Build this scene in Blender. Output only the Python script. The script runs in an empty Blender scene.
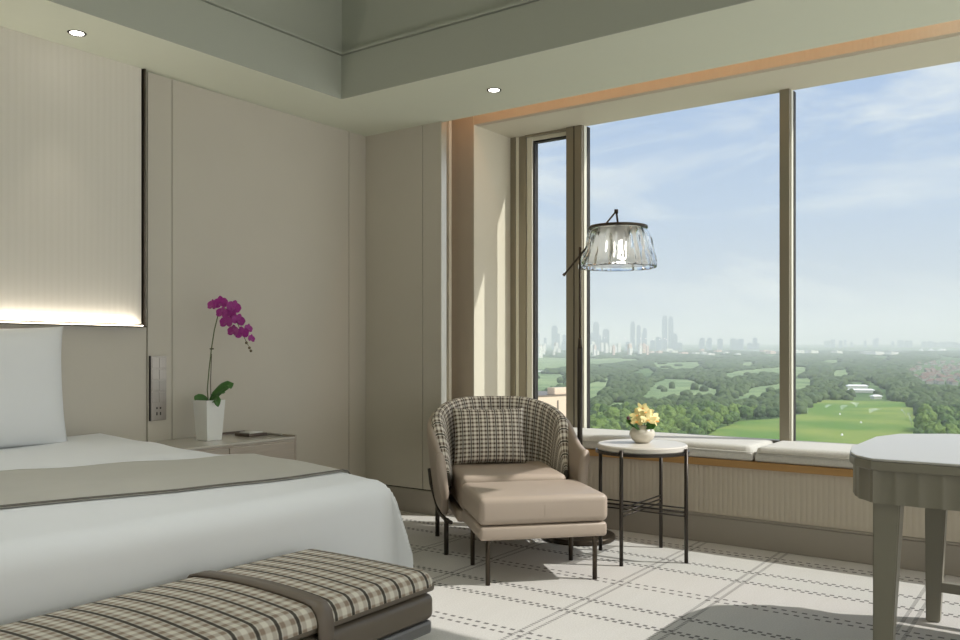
import bpy, bmesh, math, random
from math import sin, cos, pi, radians, sqrt, atan2, hypot, exp
from mathutils import Vector, Matrix, noise
SC = bpy.context.scene
COL = SC.collection
rnd = random.Random(7)

# ------------------------------------------------------------------ materials
class NT:
    def __init__(s, name):
        s.m = bpy.data.materials.new(name); s.m.use_nodes = True
        s.t = s.m.node_tree; s.n = s.t.nodes; s.l = s.t.links
        s.b = s.n['Principled BSDF']
    def add(s, typ, **kw):
        n = s.n.new(typ)
        for k, v in kw.items(): setattr(n, k, v)
        return n
    def val(s, sock, v):
        if hasattr(v, 'is_output') or isinstance(v, bpy.types.NodeSocket): s.l.new(v, sock)
        else: sock.default_value = v
    def math(s, op, a, b=0.0, c=0.0, clamp=False):
        n = s.add('ShaderNodeMath', operation=op, use_clamp=clamp)
        s.val(n.inputs[0], a); s.val(n.inputs[1], b); s.val(n.inputs[2], c)
        return n.outputs[0]
    def mix(s, f, a, b):
        n = s.add('ShaderNodeMix', data_type='RGBA')
        s.val(n.inputs[0], f); s.val(n.inputs[6], a if not isinstance(a, tuple) else (*a[:3], 1)); s.val(n.inputs[7], b if not isinstance(b, tuple) else (*b[:3], 1))
        return n.outputs[2]
    def coord(s, kind='Object'):
        return s.add('ShaderNodeTexCoord').outputs[kind]
    def sep(s, v):
        n = s.add('ShaderNodeSeparateXYZ'); s.l.new(v, n.inputs[0]); return n.outputs
    def noise(s, vec, scale, detail=2.0, rough=.5, out=0):
        n = s.add('ShaderNodeTexNoise'); s.l.new(vec, n.inputs['Vector'])
        n.inputs['Scale'].default_value = scale; n.inputs['Detail'].default_value = detail; n.inputs['Roughness'].default_value = rough
        return n.outputs[out]
    def scale(s, vec, sc):
        n = s.add('ShaderNodeMapping'); s.l.new(vec, n.inputs[0]); n.inputs['Scale'].default_value = sc; return n.outputs[0]
    def bump(s, h, strength, dist=.01):
        n = s.add('ShaderNodeBump'); s.l.new(h, n.inputs['Height']); n.inputs['Strength'].default_value = strength; n.inputs['Distance'].default_value = dist
        s.l.new(n.outputs[0], s.b.inputs['Normal']); return n
    def base(s, c): s.val(s.b.inputs['Base Color'], (*c[:3], 1) if isinstance(c, tuple) else c)

def mat(name, col, rough=.6, metal=0.0, var=.06, vscale=12.0, bump=0.0, bscale=200.0, coat=0.0, stretch=(1, 1, 1), sheen=0.0, spec=.5):
    t = NT(name); co = t.scale(t.coord(), stretch)
    if var:
        f = t.noise(co, vscale, 3)
        t.base(t.mix(f, tuple(c * (1 - var) for c in col), tuple(min(1, c * (1 + var)) for c in col)))
    else: t.base(col)
    t.b.inputs['Roughness'].default_value = rough; t.b.inputs['Metallic'].default_value = metal
    t.b.inputs['Coat Weight'].default_value = coat; t.b.inputs['Sheen Weight'].default_value = sheen
    t.b.inputs['Specular IOR Level'].default_value = spec
    if bump: t.bump(t.noise(co, bscale, 2), bump, .002)
    return t.m

def tartan(name, cream, brown, dark, pb, pd, wd, scale=1.0):
    """woven check on UV in metres: soft bands both ways, thin dark line every pd along U"""
    t = NT(name); uv = t.sep(t.coord('UV'))
    def band(x, p):
        w = t.math('PINGPONG', t.math('DIVIDE', x, p), 0.5)
        return t.math('MULTIPLY', t.math('SUBTRACT', w, 0.22), 9.0, clamp=True)
    bu = band(uv[0], pb); bv = band(uv[1], pb)
    f = t.math('ADD', t.math('MULTIPLY', bu, .5), t.math('MULTIPLY', bv, .5))
    c = t.mix(f, cream, brown)
    ld = t.math('PINGPONG', t.math('ADD', uv[0], 0.0), pd / 2)
    lm = t.math('MULTIPLY', t.math('SUBTRACT', wd, ld), 1 / (wd * .5), clamp=True)
    c = t.mix(t.math('MULTIPLY', lm, .92), c, dark)
    nz = t.noise(t.coord('UV'), 900, 1)
    c = t.mix(t.math('MULTIPLY', nz, .18), c, tuple(x * .5 for x in brown))
    t.base(c); t.b.inputs['Roughness'].default_value = .95; t.b.inputs['Specular IOR Level'].default_value = .1
    t.bump(nz, .25, .002)
    return t.m

def emis(name, col, s):
    t = NT(name); t.b.inputs['Emission Color'].default_value = (*col, 1); t.b.inputs['Emission Strength'].default_value = s
    t.base((.8, .8, .8)); return t.m

M = {}
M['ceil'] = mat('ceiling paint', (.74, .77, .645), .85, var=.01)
M['ceil_shade'] = mat('shaded ceiling tone', (.42, .44, .38), .85, var=.01)  # ceiling colour darkened to carry the shade in the tray
M['panel'] = mat('taupe wall covering', (.575, .54, .465), .55, var=.03, vscale=3, bump=.05, bscale=120, spec=.35)
M['gap'] = mat('dark reveal', (.02, .017, .015), .6, var=0)
M['metal'] = mat('satin champagne metal', (.72, .70, .63), .30, .85, var=.02)
M['frame'] = mat('bronze anodised frame', (.30, .27, .205), .38, .55, var=.02)
M['frame_light'] = mat('lit mullion side tone', (.78, .76, .64), .35, .2, var=.01)
M['reveal'] = mat('cream reveal', (.70, .66, .54), .6, var=.01)
M['flute'] = mat('fluted linen wall', (.56, .50, .41), .75, var=.03, bump=.05)
M['recess'] = mat('warm recess wall covering', (.56, .48, .375), .75, var=.03, bump=.05)
M['skirt'] = mat('taupe lacquer skirting', (.36, .325, .275), .5, var=.02)
M['oak'] = mat('oak edge', (.42, .24, .085), .45, var=.15, vscale=9, stretch=(.3, 6, 6))
M['black'] = mat('blackened steel', (.05, .043, .036), .38, .7, var=.05)
M['bronze'] = mat('dark bronze', (.075, .06, .045), .35, .8, var=.05)
M['leather'] = mat('taupe leather', (.43, .355, .29), .42, var=.04, vscale=6, bump=.12, bscale=260)
M['leather_dk'] = mat('brown bench leather', (.13, .108, .08), .40, var=.05, bump=.12, bscale=260)
M['strap'] = mat('brown strap leather', (.15, .12, .09), .5, var=.05, bump=.1, bscale=240)
M['sheet'] = mat('white cotton', (.77, .785, .79), .85, var=.015, vscale=5, bump=.02, bscale=60, sheen=.1)
M['runner'] = mat('greige bed runner', (.46, .445, .39), .8, var=.03, bump=.08, bscale=350, sheen=.1)
M['piping'] = mat('dark runner piping', (.13, .12, .10), .8, var=0)
M['cush'] = mat('window seat linen', (.60, .585, .54), .9, var=.12, vscale=90, bump=.3, bscale=220)
M['marble'] = mat('pale stone top', (.66, .63, .57), .35, var=.05, vscale=8)
M['ceramic'] = mat('cream ceramic', (.66, .62, .53), .3, var=.02)
M['pot'] = mat('white glazed ceramic', (.82, .83, .80), .25, var=.01, coat=.3)
M['nwood'] = mat('grey oak veneer', (.42, .365, .30), .4, var=.18, vscale=7, stretch=(8, .6, 12), coat=.2)
M['ntop'] = mat('pale lacquer top', (.52, .49, .43), .22, var=.03, coat=.4)
M['desk'] = mat('grey green lacquer', (.265, .25, .20), .42, var=.02)
M['dtop'] = mat('grey back-painted glass', (.54, .53, .50), .30, var=0, spec=.3)
M['steel'] = mat('brushed control plate', (.40, .37, .335), .35, .8, var=.15, vscale=5, stretch=(1, 60, 1))
M['plinth'] = mat('grey metal plinth', (.20, .20, .20), .35, .5, var=.02)
M['leaf'] = mat('orchid leaf', (.055, .17, .035), .35, var=.25, vscale=30)
M['stem'] = mat('orchid stem', (.11, .14, .05), .5, var=.1)
M['magenta'] = mat('magenta petal', (.29, .006, .21), .5, var=.35, vscale=120, sheen=.2)
M['yellow'] = mat('yellow petal', (.88, .72, .32), .5, var=.25, vscale=80)
M['orange'] = mat('orange flower throat', (.80, .35, .06), .5, var=.2)
M['peach'] = mat('peach render', (.62, .50, .385), .9, var=.03, vscale=.5)
M['slot'] = mat('dark window slot', (.16, .13, .10), .4, var=0)
M['tower'] = mat('grey blue tower', (.34, .39, .44), .6, var=.1, vscale=.02)
M['block'] = mat('pale apartment render', (.75, .74, .72), .8, var=.05, vscale=.02)
M['blockpink'] = mat('warm apartment render', (.68, .52, .46), .8, var=.05, vscale=.02)
M['redroof'] = mat('red tiled roof', (.23, .16, .13), .9, var=.2, vscale=.2)
M['whiteroof'] = mat('white sheet roof', (.85, .85, .85), .6, var=.03)
M['trunk'] = mat('bark', (.10, .075, .05), .9)
M['bulb'] = emis('lit bulb', (1, .95, .86), 7)
M['down'] = emis('downlight lens', (1, .95, .86), 9)
M['led'] = emis('led line', (1, .88, .70), 9)
M['frost'] = mat('frosted inner glass', (.75, .78, .76), .4, var=0)
M['pad'] = mat('white notepad', (.8, .8, .77), .8, var=.01)
M['paperdark'] = mat('dark wood tray', (.12, .09, .07), .4, var=.1)
M['lake'] = mat('pale lake water', (.55, .60, .62), .25, var=.02, vscale=.01)
M['road'] = mat('pale road', (.60, .60, .58), .8, var=.03, vscale=.05)

def leafmat(name, c1, c2, sc=.35):
    t = NT(name); co = t.add('ShaderNodeNewGeometry').outputs['Position']
    f = t.noise(co, sc, 4, .65); g = t.noise(co, .02, 2)
    r = t.add('ShaderNodeValToRGB'); r.color_ramp.elements[0].position = .38; r.color_ramp.elements[1].position = .66
    t.l.new(f, r.inputs[0]); r.color_ramp.elements[0].color = (*c1, 1); r.color_ramp.elements[1].color = (*c2, 1)
    t.base(t.mix(g, r.outputs[0], tuple(a * .5 + b * .5 for a, b in zip(c1, c2))))
    t.b.inputs['Roughness'].default_value = .8; t.b.inputs['Specular IOR Level'].default_value = .2
    t.bump(t.noise(co, sc * 2.5, 3, .7), 1.0, .9); return t.m
M['tree_a'] = leafmat('mid green crown', (.035, .075, .022), (.14, .22, .06))
M['tree_b'] = leafmat('bright green crown', (.05, .10, .02), (.23, .32, .08))
M['tree_c'] = leafmat('dark green crown', (.022, .05, .02), (.09, .145, .05))
M['wood_far'] = leafmat('far woodland crown', (.028, .055, .02), (.12, .165, .06), .08)
def grass(name, c1, c2, sc=.02):
    t = NT(name); co = t.add('ShaderNodeNewGeometry').outputs['Position']
    f = t.noise(co, sc, 3, .5); r = t.add('ShaderNodeValToRGB'); t.l.new(f, r.inputs[0])
    r.color_ramp.elements[0].position = .35; r.color_ramp.elements[1].position = .65
    r.color_ramp.elements[0].color = (*c1, 1); r.color_ramp.elements[1].color = (*c2, 1)
    t.base(r.outputs[0]); t.b.inputs['Roughness'].default_value = .95; t.b.inputs['Specular IOR Level'].default_value = .1; return t.m
M['ground'] = grass('rough grass ground', (.055, .11, .035), (.14, .21, .07), .01)
M['fairway'] = grass('pale fairway', (.15, .22, .10), (.27, .34, .16), .012)
M['range'] = grass('bright practice field', (.12, .22, .045), (.24, .29, .07), .013)

t = NT('window glass'); tr = t.add('ShaderNodeBsdfTransparent'); gl = t.add('ShaderNodeBsdfGlossy'); mx = t.add('ShaderNodeMixShader')
tr.inputs[0].default_value = (.97, .985, .98, 1); gl.inputs['Roughness'].default_value = 0; mx.inputs[0].default_value = .004
t.l.new(tr.outputs[0], mx.inputs[1]); t.l.new(gl.outputs[0], mx.inputs[2]); t.l.new(mx.outputs[0], t.n['Material Output'].inputs[0]); M['glass'] = t.m
t = NT('rippled clear glass'); t.b.inputs['Transmission Weight'].default_value = 1; t.b.inputs['IOR'].default_value = 1.42; t.b.inputs['Roughness'].default_value = .02; t.base((.97, .99, .98)); M['lampglass'] = t.m
t = NT('frosted glass liner'); tr = t.add('ShaderNodeBsdfTransparent'); df = t.add('ShaderNodeBsdfDiffuse'); tl = t.add('ShaderNodeBsdfTranslucent'); m1 = t.add('ShaderNodeMixShader'); m2 = t.add('ShaderNodeMixShader')
df.inputs[0].default_value = (.85, .85, .83, 1); tl.inputs[0].default_value = (.85, .85, .83, 1); m1.inputs[0].default_value = .5; m2.inputs[0].default_value = .33
t.l.new(df.outputs[0], m1.inputs[1]); t.l.new(tl.outputs[0], m1.inputs[2]); t.l.new(tr.outputs[0], m2.inputs[1]); t.l.new(m1.outputs[0], m2.inputs[2]); t.l.new(m2.outputs[0], t.n['Material Output'].inputs[0]); M['liner'] = t.m
t = NT('water spray'); tr = t.add('ShaderNodeBsdfTransparent'); df = t.add('ShaderNodeBsdfDiffuse'); mx = t.add('ShaderNodeMixShader'); mx.inputs[0].default_value = .13
df.inputs[0].default_value = (.9, .95, .95, 1)
t.l.new(tr.outputs[0], mx.inputs[1]); t.l.new(df.outputs[0], mx.inputs[2]); t.l.new(mx.outputs[0], t.n['Material Output'].inputs[0]); M['spray'] = t.m
M['bench_check'] = tartan('bench woven check', (.70, .67, .58), (.30, .235, .18), (.018, .016, .014), .031, .062, .0075)
M['chair_check'] = tartan('chair woven check', (.90, .86, .77), (.13, .095, .07), (.02, .015, .012), .0245, .049, .0042)

# headboard fabric: fine vertical stripes
t = NT('ribbed headboard linen'); s_ = t.sep(t.coord()); w = t.math('PINGPONG', t.math('DIVIDE', s_[1], .034), .5)
f = t.math('ADD', t.math('MULTIPLY', w, 1.0), t.math('MULTIPLY', t.noise(t.scale(t.coord(), (1, 25, 1)), 3, 2), .6))
t.base(t.mix(f, (.70, .665, .59), (.745, .71, .64))); t.b.inputs['Roughness'].default_value = .8; t.bump(w, .3, .004); M['headfab'] = t.m

# carpet: cream weave, dashed double rows along x and finer dashed double lines along y
t = NT('patterned carpet'); c_ = t.coord(); s_ = t.sep(c_)
def near(x, c, p, w):       # 1 where |wrap(x-c, p)| < w
    q = t.math('WRAP', t.math('SUBTRACT', x, c), p / 2, -p / 2)
    return t.math('LESS_THAN', t.math('ABSOLUTE', q), w)
def dash(x, p, d, ph=0.0):
    return t.math('LESS_THAN', t.math('WRAP', t.math('ADD', x, ph), p, 0.0), d)
X, Y = s_[0], s_[1]
m = None
for c, w, ph, p in ((4.535, .008, 0, .042), (4.485, .008, .02, .042), (4.195, .009, 0, .036), (4.170, .009, .014, .036), (4.005, .009, 0, .036), (3.980, .009, .014, .036)):
    k = t.math('MULTIPLY', near(Y, c, .875, w), dash(X, p, p * .52, ph))
    m = k if m is None else t.math('MAXIMUM', m, k)
for c in (-.58, -.62, -1.32, -1.36 + 1.2 - 1.2, -1.80, -1.76):
    pass
for c in (-1.315, -1.355, -1.765, -1.805):
    k = t.math('MULTIPLY', t.math('MULTIPLY', near(X, c, 1.2, .0080), dash(Y, .019, .0125)), .72)
    m = t.math('MAXIMUM', m, k)
wv = t.add('ShaderNodeTexWave'); wv.inputs['Scale'].default_value = 60; wv.inputs['Distortion'].default_value = 1.5; t.l.new(t.scale(c_, (1, .35, 1)), wv.inputs[0])
nz = t.noise(c_, 160, 2); nb = t.noise(t.scale(c_, (5, 1.2, 1)), 2.5, 3)
bc = t.mix(nz, (.44, .43, .41), (.78, .77, .74)); bc = t.mix(t.math('MULTIPLY', nb, .45), bc, (.50, .48, .44))
bc = t.mix(t.math('MULTIPLY', wv.outputs[1], .25), bc, (.40, .38, .34))
t.base(t.mix(t.math('MULTIPLY', m, .88), bc, (.10, .095, .09))); t.b.inputs['Roughness'].default_value = .95; t.bump(nz, .25, .004)
M['carpet'] = t.m

# ------------------------------------------------------------------ mesh helpers
def nb(): return bmesh.new()
def merge(bm, other):
    me = bpy.data.meshes.new('tmp'); other.to_mesh(me); other.free(); bm.from_mesh(me); bpy.data.meshes.remove(me)
def box(bm, x0, x1, y0, y1, z0, z1, bev=0.0, seg=2):
    b = bmesh.new(); bmesh.ops.create_cube(b, size=1)
    for v in b.verts: v.co = Vector(((x0 + x1) / 2 + v.co.x * (x1 - x0), (y0 + y1) / 2 + v.co.y * (y1 - y0), (z0 + z1) / 2 + v.co.z * (z1 - z0)))
    if bev: bmesh.ops.bevel(b, geom=b.edges[:], offset=bev, segments=seg, profile=.5, affect='EDGES')
    merge(bm, b)
def prism(bm, pts, z0, z1, bev=0.0, seg=2):
    b = bmesh.new(); f = b.faces.new([b.verts.new((p[0], p[1], z0)) for p in pts])
    r = bmesh.ops.extrude_face_region(b, geom=[f]); bmesh.ops.translate(b, verts=[v for v in r['geom'] if isinstance(v, bmesh.types.BMVert)], vec=(0, 0, z1 - z0))
    bmesh.ops.recalc_face_normals(b, faces=b.faces[:])
    if bev: bmesh.ops.bevel(b, geom=[e for e in b.edges if abs(e.verts[0].co.z - e.verts[1].co.z) < 1e-6], offset=bev, segments=seg, profile=.5, affect='EDGES')
    merge(bm, b)
def tube(bm, pts, r, n=10, cap=True):
    pts = [Vector(p) for p in pts]; rings = []
    rs = r if isinstance(r, (list, tuple)) else [r] * len(pts)
    up = None
    for i, p in enumerate(pts):
        d = (pts[min(i + 1, len(pts) - 1)] - pts[max(i - 1, 0)]).normalized()
        if up is None: up = Vector((0, 0, 1)) if abs(d.z) < .9 else Vector((1, 0, 0))
        a = d.cross(up).normalized(); up = a.cross(d).normalized()
        rings.append([bm.verts.new(p + a * cos(2 * pi * k / n) * rs[i] + up * sin(2 * pi * k / n) * rs[i]) for k in range(n)])
    for A, B in zip(rings, rings[1:]):
        for k in range(n): bm.faces.new((A[k], A[(k + 1) % n], B[(k + 1) % n], B[k]))
    if cap: bm.faces.new(rings[0][::-1]); bm.faces.new(rings[-1])
def lathe(bm, prof, n=48, cx=0, cy=0, wob=None):
    rings = []
    for i, (r, z) in enumerate(prof):
        ring = []
        for k in range(n):
            a = 2 * pi * k / n; rr = r * (1 + (wob(a, i, z) if wob else 0))
            ring.append(bm.verts.new((cx + rr * cos(a), cy + rr * sin(a), z)))
        rings.append(ring)
    for A, B in zip(rings, rings[1:]):
        for k in range(n): bm.faces.new((A[k], A[(k + 1) % n], B[(k + 1) % n], B[k]))
    return rings
def disc(bm, r, z0, z1, cx=0, cy=0, n=48, bev=0.004):
    prof = [(1e-4, z0), (r - bev, z0), (r, z0 + bev), (r, z1 - bev), (r - bev, z1), (1e-4, z1)]
    lathe(bm, prof, n, cx, cy)
def grid(bm, fn, nu, nv, uvfn=None, closed=False):
    V = [[bm.verts.new(fn(i / nu, j / nv)) for j in range(nv + 1)] for i in range(nu + (0 if closed else 1))]
    uvl = bm.loops.layers.uv.verify() if uvfn else None
    for i in range(nu):
        for j in range(nv):
            i2 = (i + 1) % len(V)
            f = bm.faces.new((V[i][j], V[i2][j], V[i2][j + 1], V[i][j + 1]))
            if uvl:
                for lp, (a, b) in zip(f.loops, ((i, j), (i + 1, j), (i + 1, j + 1), (i, j + 1))): lp[uvl].uv = uvfn(a / nu, b / nv)
    return V
def obj(name, bm, m, parent=None, smooth=False, loc=None, fix=True, angle=None):
    if fix: bmesh.ops.recalc_face_normals(bm, faces=bm.faces[:])
    me = bpy.data.meshes.new(name); bm.to_mesh(me); bm.free()
    for mm in (m if isinstance(m, (list, tuple)) else [m]): me.materials.append(M[mm] if isinstance(mm, str) else mm)
    if smooth: me.polygons.foreach_set('use_smooth', [True] * len(me.polygons))
    if angle is not None:
        me.polygons.foreach_set('use_smooth', [True] * len(me.polygons)); me.set_sharp_from_angle(angle=radians(angle))
    o = bpy.data.objects.new(name, me); COL.objects.link(o)
    if parent is not None: o.parent = parent
    if loc: o.location = loc
    return o
def tag(o, label, cat, group=None, kind=None):
    o['label'] = label; o['category'] = cat
    if group: o['group'] = group
    if kind: o['kind'] = kind
    return o
def thing(name, label, cat, loc=(0, 0, 0), rz=0.0, group=None):
    o = bpy.data.objects.new(name, None); COL.objects.link(o); o.location = loc; o.rotation_euler = (0, 0, rz); o.empty_display_size = .1
    return tag(o, label, cat, group)
def struct(name, bm, m, parent=None, **kw):
    o = obj(name, bm, m, parent, **kw)
    if parent is None: o['kind'] = 'structure'
    return o
def sbox(name, *a, m='panel', bev=0.0, parent=None, label=None):
    b = nb(); box(b, *a, bev=bev); o = struct(name, b, m, parent)
    return o

# ------------------------------------------------------------------ camera
H = 1.1; FPX = 846.7; YAW = radians(35.6)
cam = bpy.data.objects.new('camera', bpy.data.cameras.new('camera')); COL.objects.link(cam); SC.camera = cam
cam.location = (0, 0, H); cam.rotation_euler = (pi / 2, 0, YAW)
cam.data.sensor_width = 36; cam.data.lens = FPX / 960 * 36; cam.data.shift_y = 30 / 960; cam.data.clip_end = 40000; cam.data.clip_start = .05
SC.view_settings.view_transform = 'Standard'; SC.view_settings.look = 'None'; SC.view_settings.exposure = 0.15; SC.view_settings.gamma = 1
SC.view_settings.use_curve_mapping = False

# ------------------------------------------------------------------ room shell
XW = -4.145; YP = 4.40; YW = 4.695; YG = 5.20; ZC = 2.61; ZH = 2.644; XR = 3.0; YB = -2.6; XE = -0.38
sbox('floor', XW - .1, XR, YB, YW + .02, -.12, 0, m='carpet')
# headboard wall pieces: lower field behind the bed and the panelled field towards the corner, dark reveals between them
sbox('wall_left_core', XW - .25, XW - .02, YB, 5.0, 0, 3.5, m='gap')
def wallpanel(name, y0, y1, z0, z1, x0=XW - .03, x1=XW): sbox(name, x0, x1, y0, y1, z0, z1, m='panel', bev=.0025)
wallpanel('wall_left_lower_field', YB, 2.685, 0, ZC + .3, x1=XW - .004)
wallpanel('wall_left_narrow_panel', 2.690, 2.838, 0, ZC + .01)
wallpanel('wall_left_wide_panel', 2.842, 4.231, 0, ZC + .01)
wallpanel('wall_left_corner_panel', 4.235, 4.45, 0, ZC + .01)
# pier beside the window
sbox('wall_pier_core', XW, -3.475, YP + .012, YP + .05, .0, ZC + .3, m='gap')
sbox('wall_pier_wide_panel', XW, -3.627, YP, YP + .03, .165, ZC + .005, m='panel', bev=.0025)
sbox('wall_pier_narrow_panel', -3.623, -3.470, YP, YP + .03, .165, ZC + .005, m='panel', bev=.0025)
sbox('baseboard_pier', XW, -3.468, YP - .006, YP + .03, 0, .158, m='skirt', bev=.003)
sbox('trim_pier_edge', -3.470, -3.462, YP - .002, YP + .052, 0, ZC + .005, m='metal')
sbox('wall_pier_back', XW, -3.62, YP + .05, YW, 0, 3.0, m='flute')
sbox('trim_curtain_stop', -3.60, -3.565, 4.615, 4.645, .0, 2.95, m='reveal', bev=.004)
# fluted wall in the curtain recess, left of the niche and above it
def fluted(name, x0, x1, z0, z1, y, m, per=.024, amp=.0008, parent=None, thick=.05):
    b = nb(); n = max(1, round((x1 - x0) / per)); K = 6
    pts = [(x0 + (x1 - x0) * i / (n * K), y + amp * (abs(sin(pi * (i / K))) - 1) * -1 * -1) for i in range(n * K + 1)]
    pts = [(x, y + amp * (1 - abs(sin(pi * i / K)))) for i, (x, _) in enumerate(pts)]
    poly = pts + [(x1, y + thick), (x0, y + thick)]
    prism(b, poly, z0, z1); return struct(name, b, m, parent)
fluted('wall_recess_side', -3.72, -3.417, .0, ZH + .35, YW, 'recess', amp=.0005)
fluted('wall_recess_header', -3.412, -.485, ZH, ZH + .35, YW, 'recess')
# niche
sbox('wall_niche_side', -3.60, -3.412, YW + .0005, YG + .1, 0, ZH + .3, m='reveal')
sbox('ceiling_niche', -3.45, -.50, YW + .055, 5.178, ZH, ZH + .3, m='reveal')
sbox('wall_above_window', -3.45, -.50, 5.178, YG + .1, ZH + .045, ZH + .3, m='reveal')
# ceiling: dropped perimeter, tray recess
b = nb()
box(b, XW - .1, -3.65, YB, 4.42, ZC, 2.872)
box(b, -3.65, XE, 3.665, 4.42, ZC, 2.872); box(b, XE, XR, 3.665, 3.76, 2.50, 2.872)  # perimeter stops short to admit sun; added unseen beam keeps it off the bed
struct('ceiling_perimeter_and_sunblock', b, 'ceil')
sbox('trim_shade_skin_left', -3.652, -3.645, YB, 3.66, ZC + .001, 2.869, m='ceil_shade')  # overlay skin putting shade into the colour of the tray face
sbox('trim_shade_skin_window', -3.645, XR, 3.658, 3.667, ZC + .001, 2.869, m='ceil_shade')  # same shade tone laid over the window-side tray face
sbox('wall_right_shade_board', XR, XR + .15, YB, YG + .1, 2.35, 3.6, m='ceil')  # unseen board added to keep side light out of the tray
sbox('wall_back_light_block', XW, XR, YB - .15, YB, 0, 3.6, m='panel')  # unseen wall put in to cut the light from behind
b = nb(); box(b, XW - .1, -3.672, YB, 3.70, 2.884, 3.6); box(b, -3.672, XR, 3.69, 3.75, 2.884, 3.6); struct('ceiling_tray_side_and_sunblock', b, 'ceil_shade')  # upper tray sides in the shade tone; unseen run rightward blocks sun
b = nb(); box(b, XW, -3.630, YB, 3.70, 2.874, 2.888); box(b, -3.630, XR, 3.645, 3.72, 2.874, 2.888); struct('trim_tray_cornice', b, 'ceil_shade')  # cornice coloured with the tray's shade tone too
sbox('ceiling_tray', XW, XR, YB, 3.70, 3.45, 3.6, m='ceil')
sbox('ceiling_curtain_pocket', -3.72, -.45, 4.30, YW + .06, 2.95, 3.05, m='ceil')
sbox('wall_pocket_front', -3.72, XE, 4.40, 4.42, 2.87, 2.96, m='ceil')
# seat front
fluted('wall_seat_front', -3.50, 2.2, .165, .442, YW, 'flute', per=.0285, amp=.0014)
sbox('baseboard_seat', -3.50, 2.2, YW - .004, YW + .05, 0, .150, m='skirt', bev=.004)
sbox('trim_seat_moulding', -3.50, 2.2, YW - .009, YW + .05, .1515, .1635, m='skirt', bev=.003)
sbox('trim_seat_edge', -3.46, 2.2, YW - .024, YW + .05, .443, .482, m='oak', bev=.003)
sbox('wall_seat_deck', -3.41, 2.2, YW + .05, YG + .1, .40, .482, m='reveal')
sbox('wall_seat_below_window', -3.6, 2.2, YG + .08, YG + .14, -3, .50, m='reveal')

# windows: stepped frame on the left, two mullions, glass
YF = 5.12
w1 = bpy.data.objects.new('window_1', None); COL.objects.link(w1); w1['kind'] = 'structure'
def wbox(name, *a, m='frame', bev=.002): return sbox(name, *a, m=m, bev=bev, parent=w1)
wbox('window_frame', -3.412, -3.370, YF + .025, YG + .05, .56, ZH)
wbox('window_frame', -3.370, -3.345, YF + .032, YG + .05, .56, ZH, m='frame_light')
wbox('window_frame', -3.345, -3.285, YF + .036, YG + .05, .56, ZH)
wbox('window_sash', -3.285, -3.238, YF + .045, YG + .03, .58, ZH - .005, m='frame_light')
wbox('window_sash', -3.238, -2.93, YF + .05, YG + .03, ZH - .040, ZH - .012, m='frame_light')
wbox('window_frame', -3.285, -2.93, YF + .02, YG + .05, ZH - .013, ZH)
wbox('window_sash', -3.238, -2.93, YF + .05, YG + .03, .48, .585, m='frame_light')
wbox('window_gasket', -3.238, -3.226, YG - .02, YG + .03, .58, ZH - .040, m='gap')
wbox('window_gasket', -3.226, -2.93, YG - .02, YG + .03, ZH - .052, ZH - .040, m='gap')
for x0, x1 in ((-2.935, -2.812), (-1.482, -1.424)):
    wbox('window_mullion', x0, x1, YF + .005, YG - .005, .48, ZH)
    if x1 < -2: wbox('window_mullion_groove', (x0 + x1) / 2 + .0, (x0 + x1) / 2 + .004, YF, YF + .02, .56, ZH, m='gap', bev=0)
    wbox('window_mullion_lit_side', x1, x1 + .006, YF + .03, YG - .01, .48, ZH, m='frame_light', bev=0)  # pale strip paints the lit side of each mullion
    wbox('window_mullion_outer', x0 + .01, x1 + .004, YG - .005, YG + .03, .48, ZH, m='frame')
    wbox('window_gasket', x1 + .004, x1 + .009, YG - .012, YG + .03, .48, ZH, m='gap', bev=0)
wbox('window_sill_frame', -2.93, 2.2, YG - .01, YG + .06, .46, .555)
for x0, x1 in ((-3.226, -2.935), (-2.80, -1.482), (-1.41, 2.0)):
    wbox('window_pane', x0, x1, YG + .008, YG + .018, .555, ZH + (-.045 if x0 < -3 else .045), m='glass', bev=0)

# ------------------------------------------------------------------ fittings in ceiling and walls
def downlight(x, y, label):
    d = thing('downlight', label, 'ceiling light', (x, y, ZC), 0, 'recessed downlights')
    b = nb(); lathe(b, [(.030, -.001), (.040, -.004), (.043, .0), (.043, .002)], 32); obj('trim_ring', b, 'black', d, smooth=True)
    b = nb(); disc(b, .031, -.0025, .0, n=32, bev=.0005); obj('lens', b, 'down', d)
    L = bpy.data.lights.new('downlight', 'SPOT'); L.energy = 5; L.spot_size = radians(52); L.spot_blend = .8; L.shadow_soft_size = .03; L.color = (1, .90, .76)
    o = bpy.data.objects.new('downlight_beam', L); COL.objects.link(o); o.parent = d; o.location = (0, 0, -.02)
downlight(-3.909, 2.162, 'round white downlight in the ceiling above the bed headboard')
downlight(-2.796, 4.046, 'round white downlight in the ceiling near the window pier')

for x, y, lab in ((-2.75, 1.75, 'added unseen fill light in the tray ceiling above the far half of the bed'), (-2.75, .75, 'added unseen fill light in the tray ceiling above the near half of the bed'), (-1.7, 1.3, 'added unseen fill light in the tray ceiling above the bench')):
    d = thing('tray_fill_light', lab, 'ceiling light', (x, y, 3.45), 0, 'added tray ceiling fill lights')
    b = nb(); lathe(b, [(.050, -.001), (.062, -.005), (.066, .0), (.066, .002)], 32); obj('trim_ring', b, 'frame_light', d, smooth=True)
    b = nb(); disc(b, .052, -.003, .0, n=32, bev=.0005); obj('lens', b, 'down', d)
    L = bpy.data.lights.new('tray_fill_beam', 'SPOT'); L.energy = 36; L.spot_size = radians(80); L.spot_blend = 1; L.shadow_soft_size = .05; L.color = (.96, .98, 1)  # unseen lamp added as fill over bed and bench
    o = bpy.data.objects.new('tray_fill_beam', L); COL.objects.link(o); o.parent = d; o.location = (0, 0, -.03)
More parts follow.
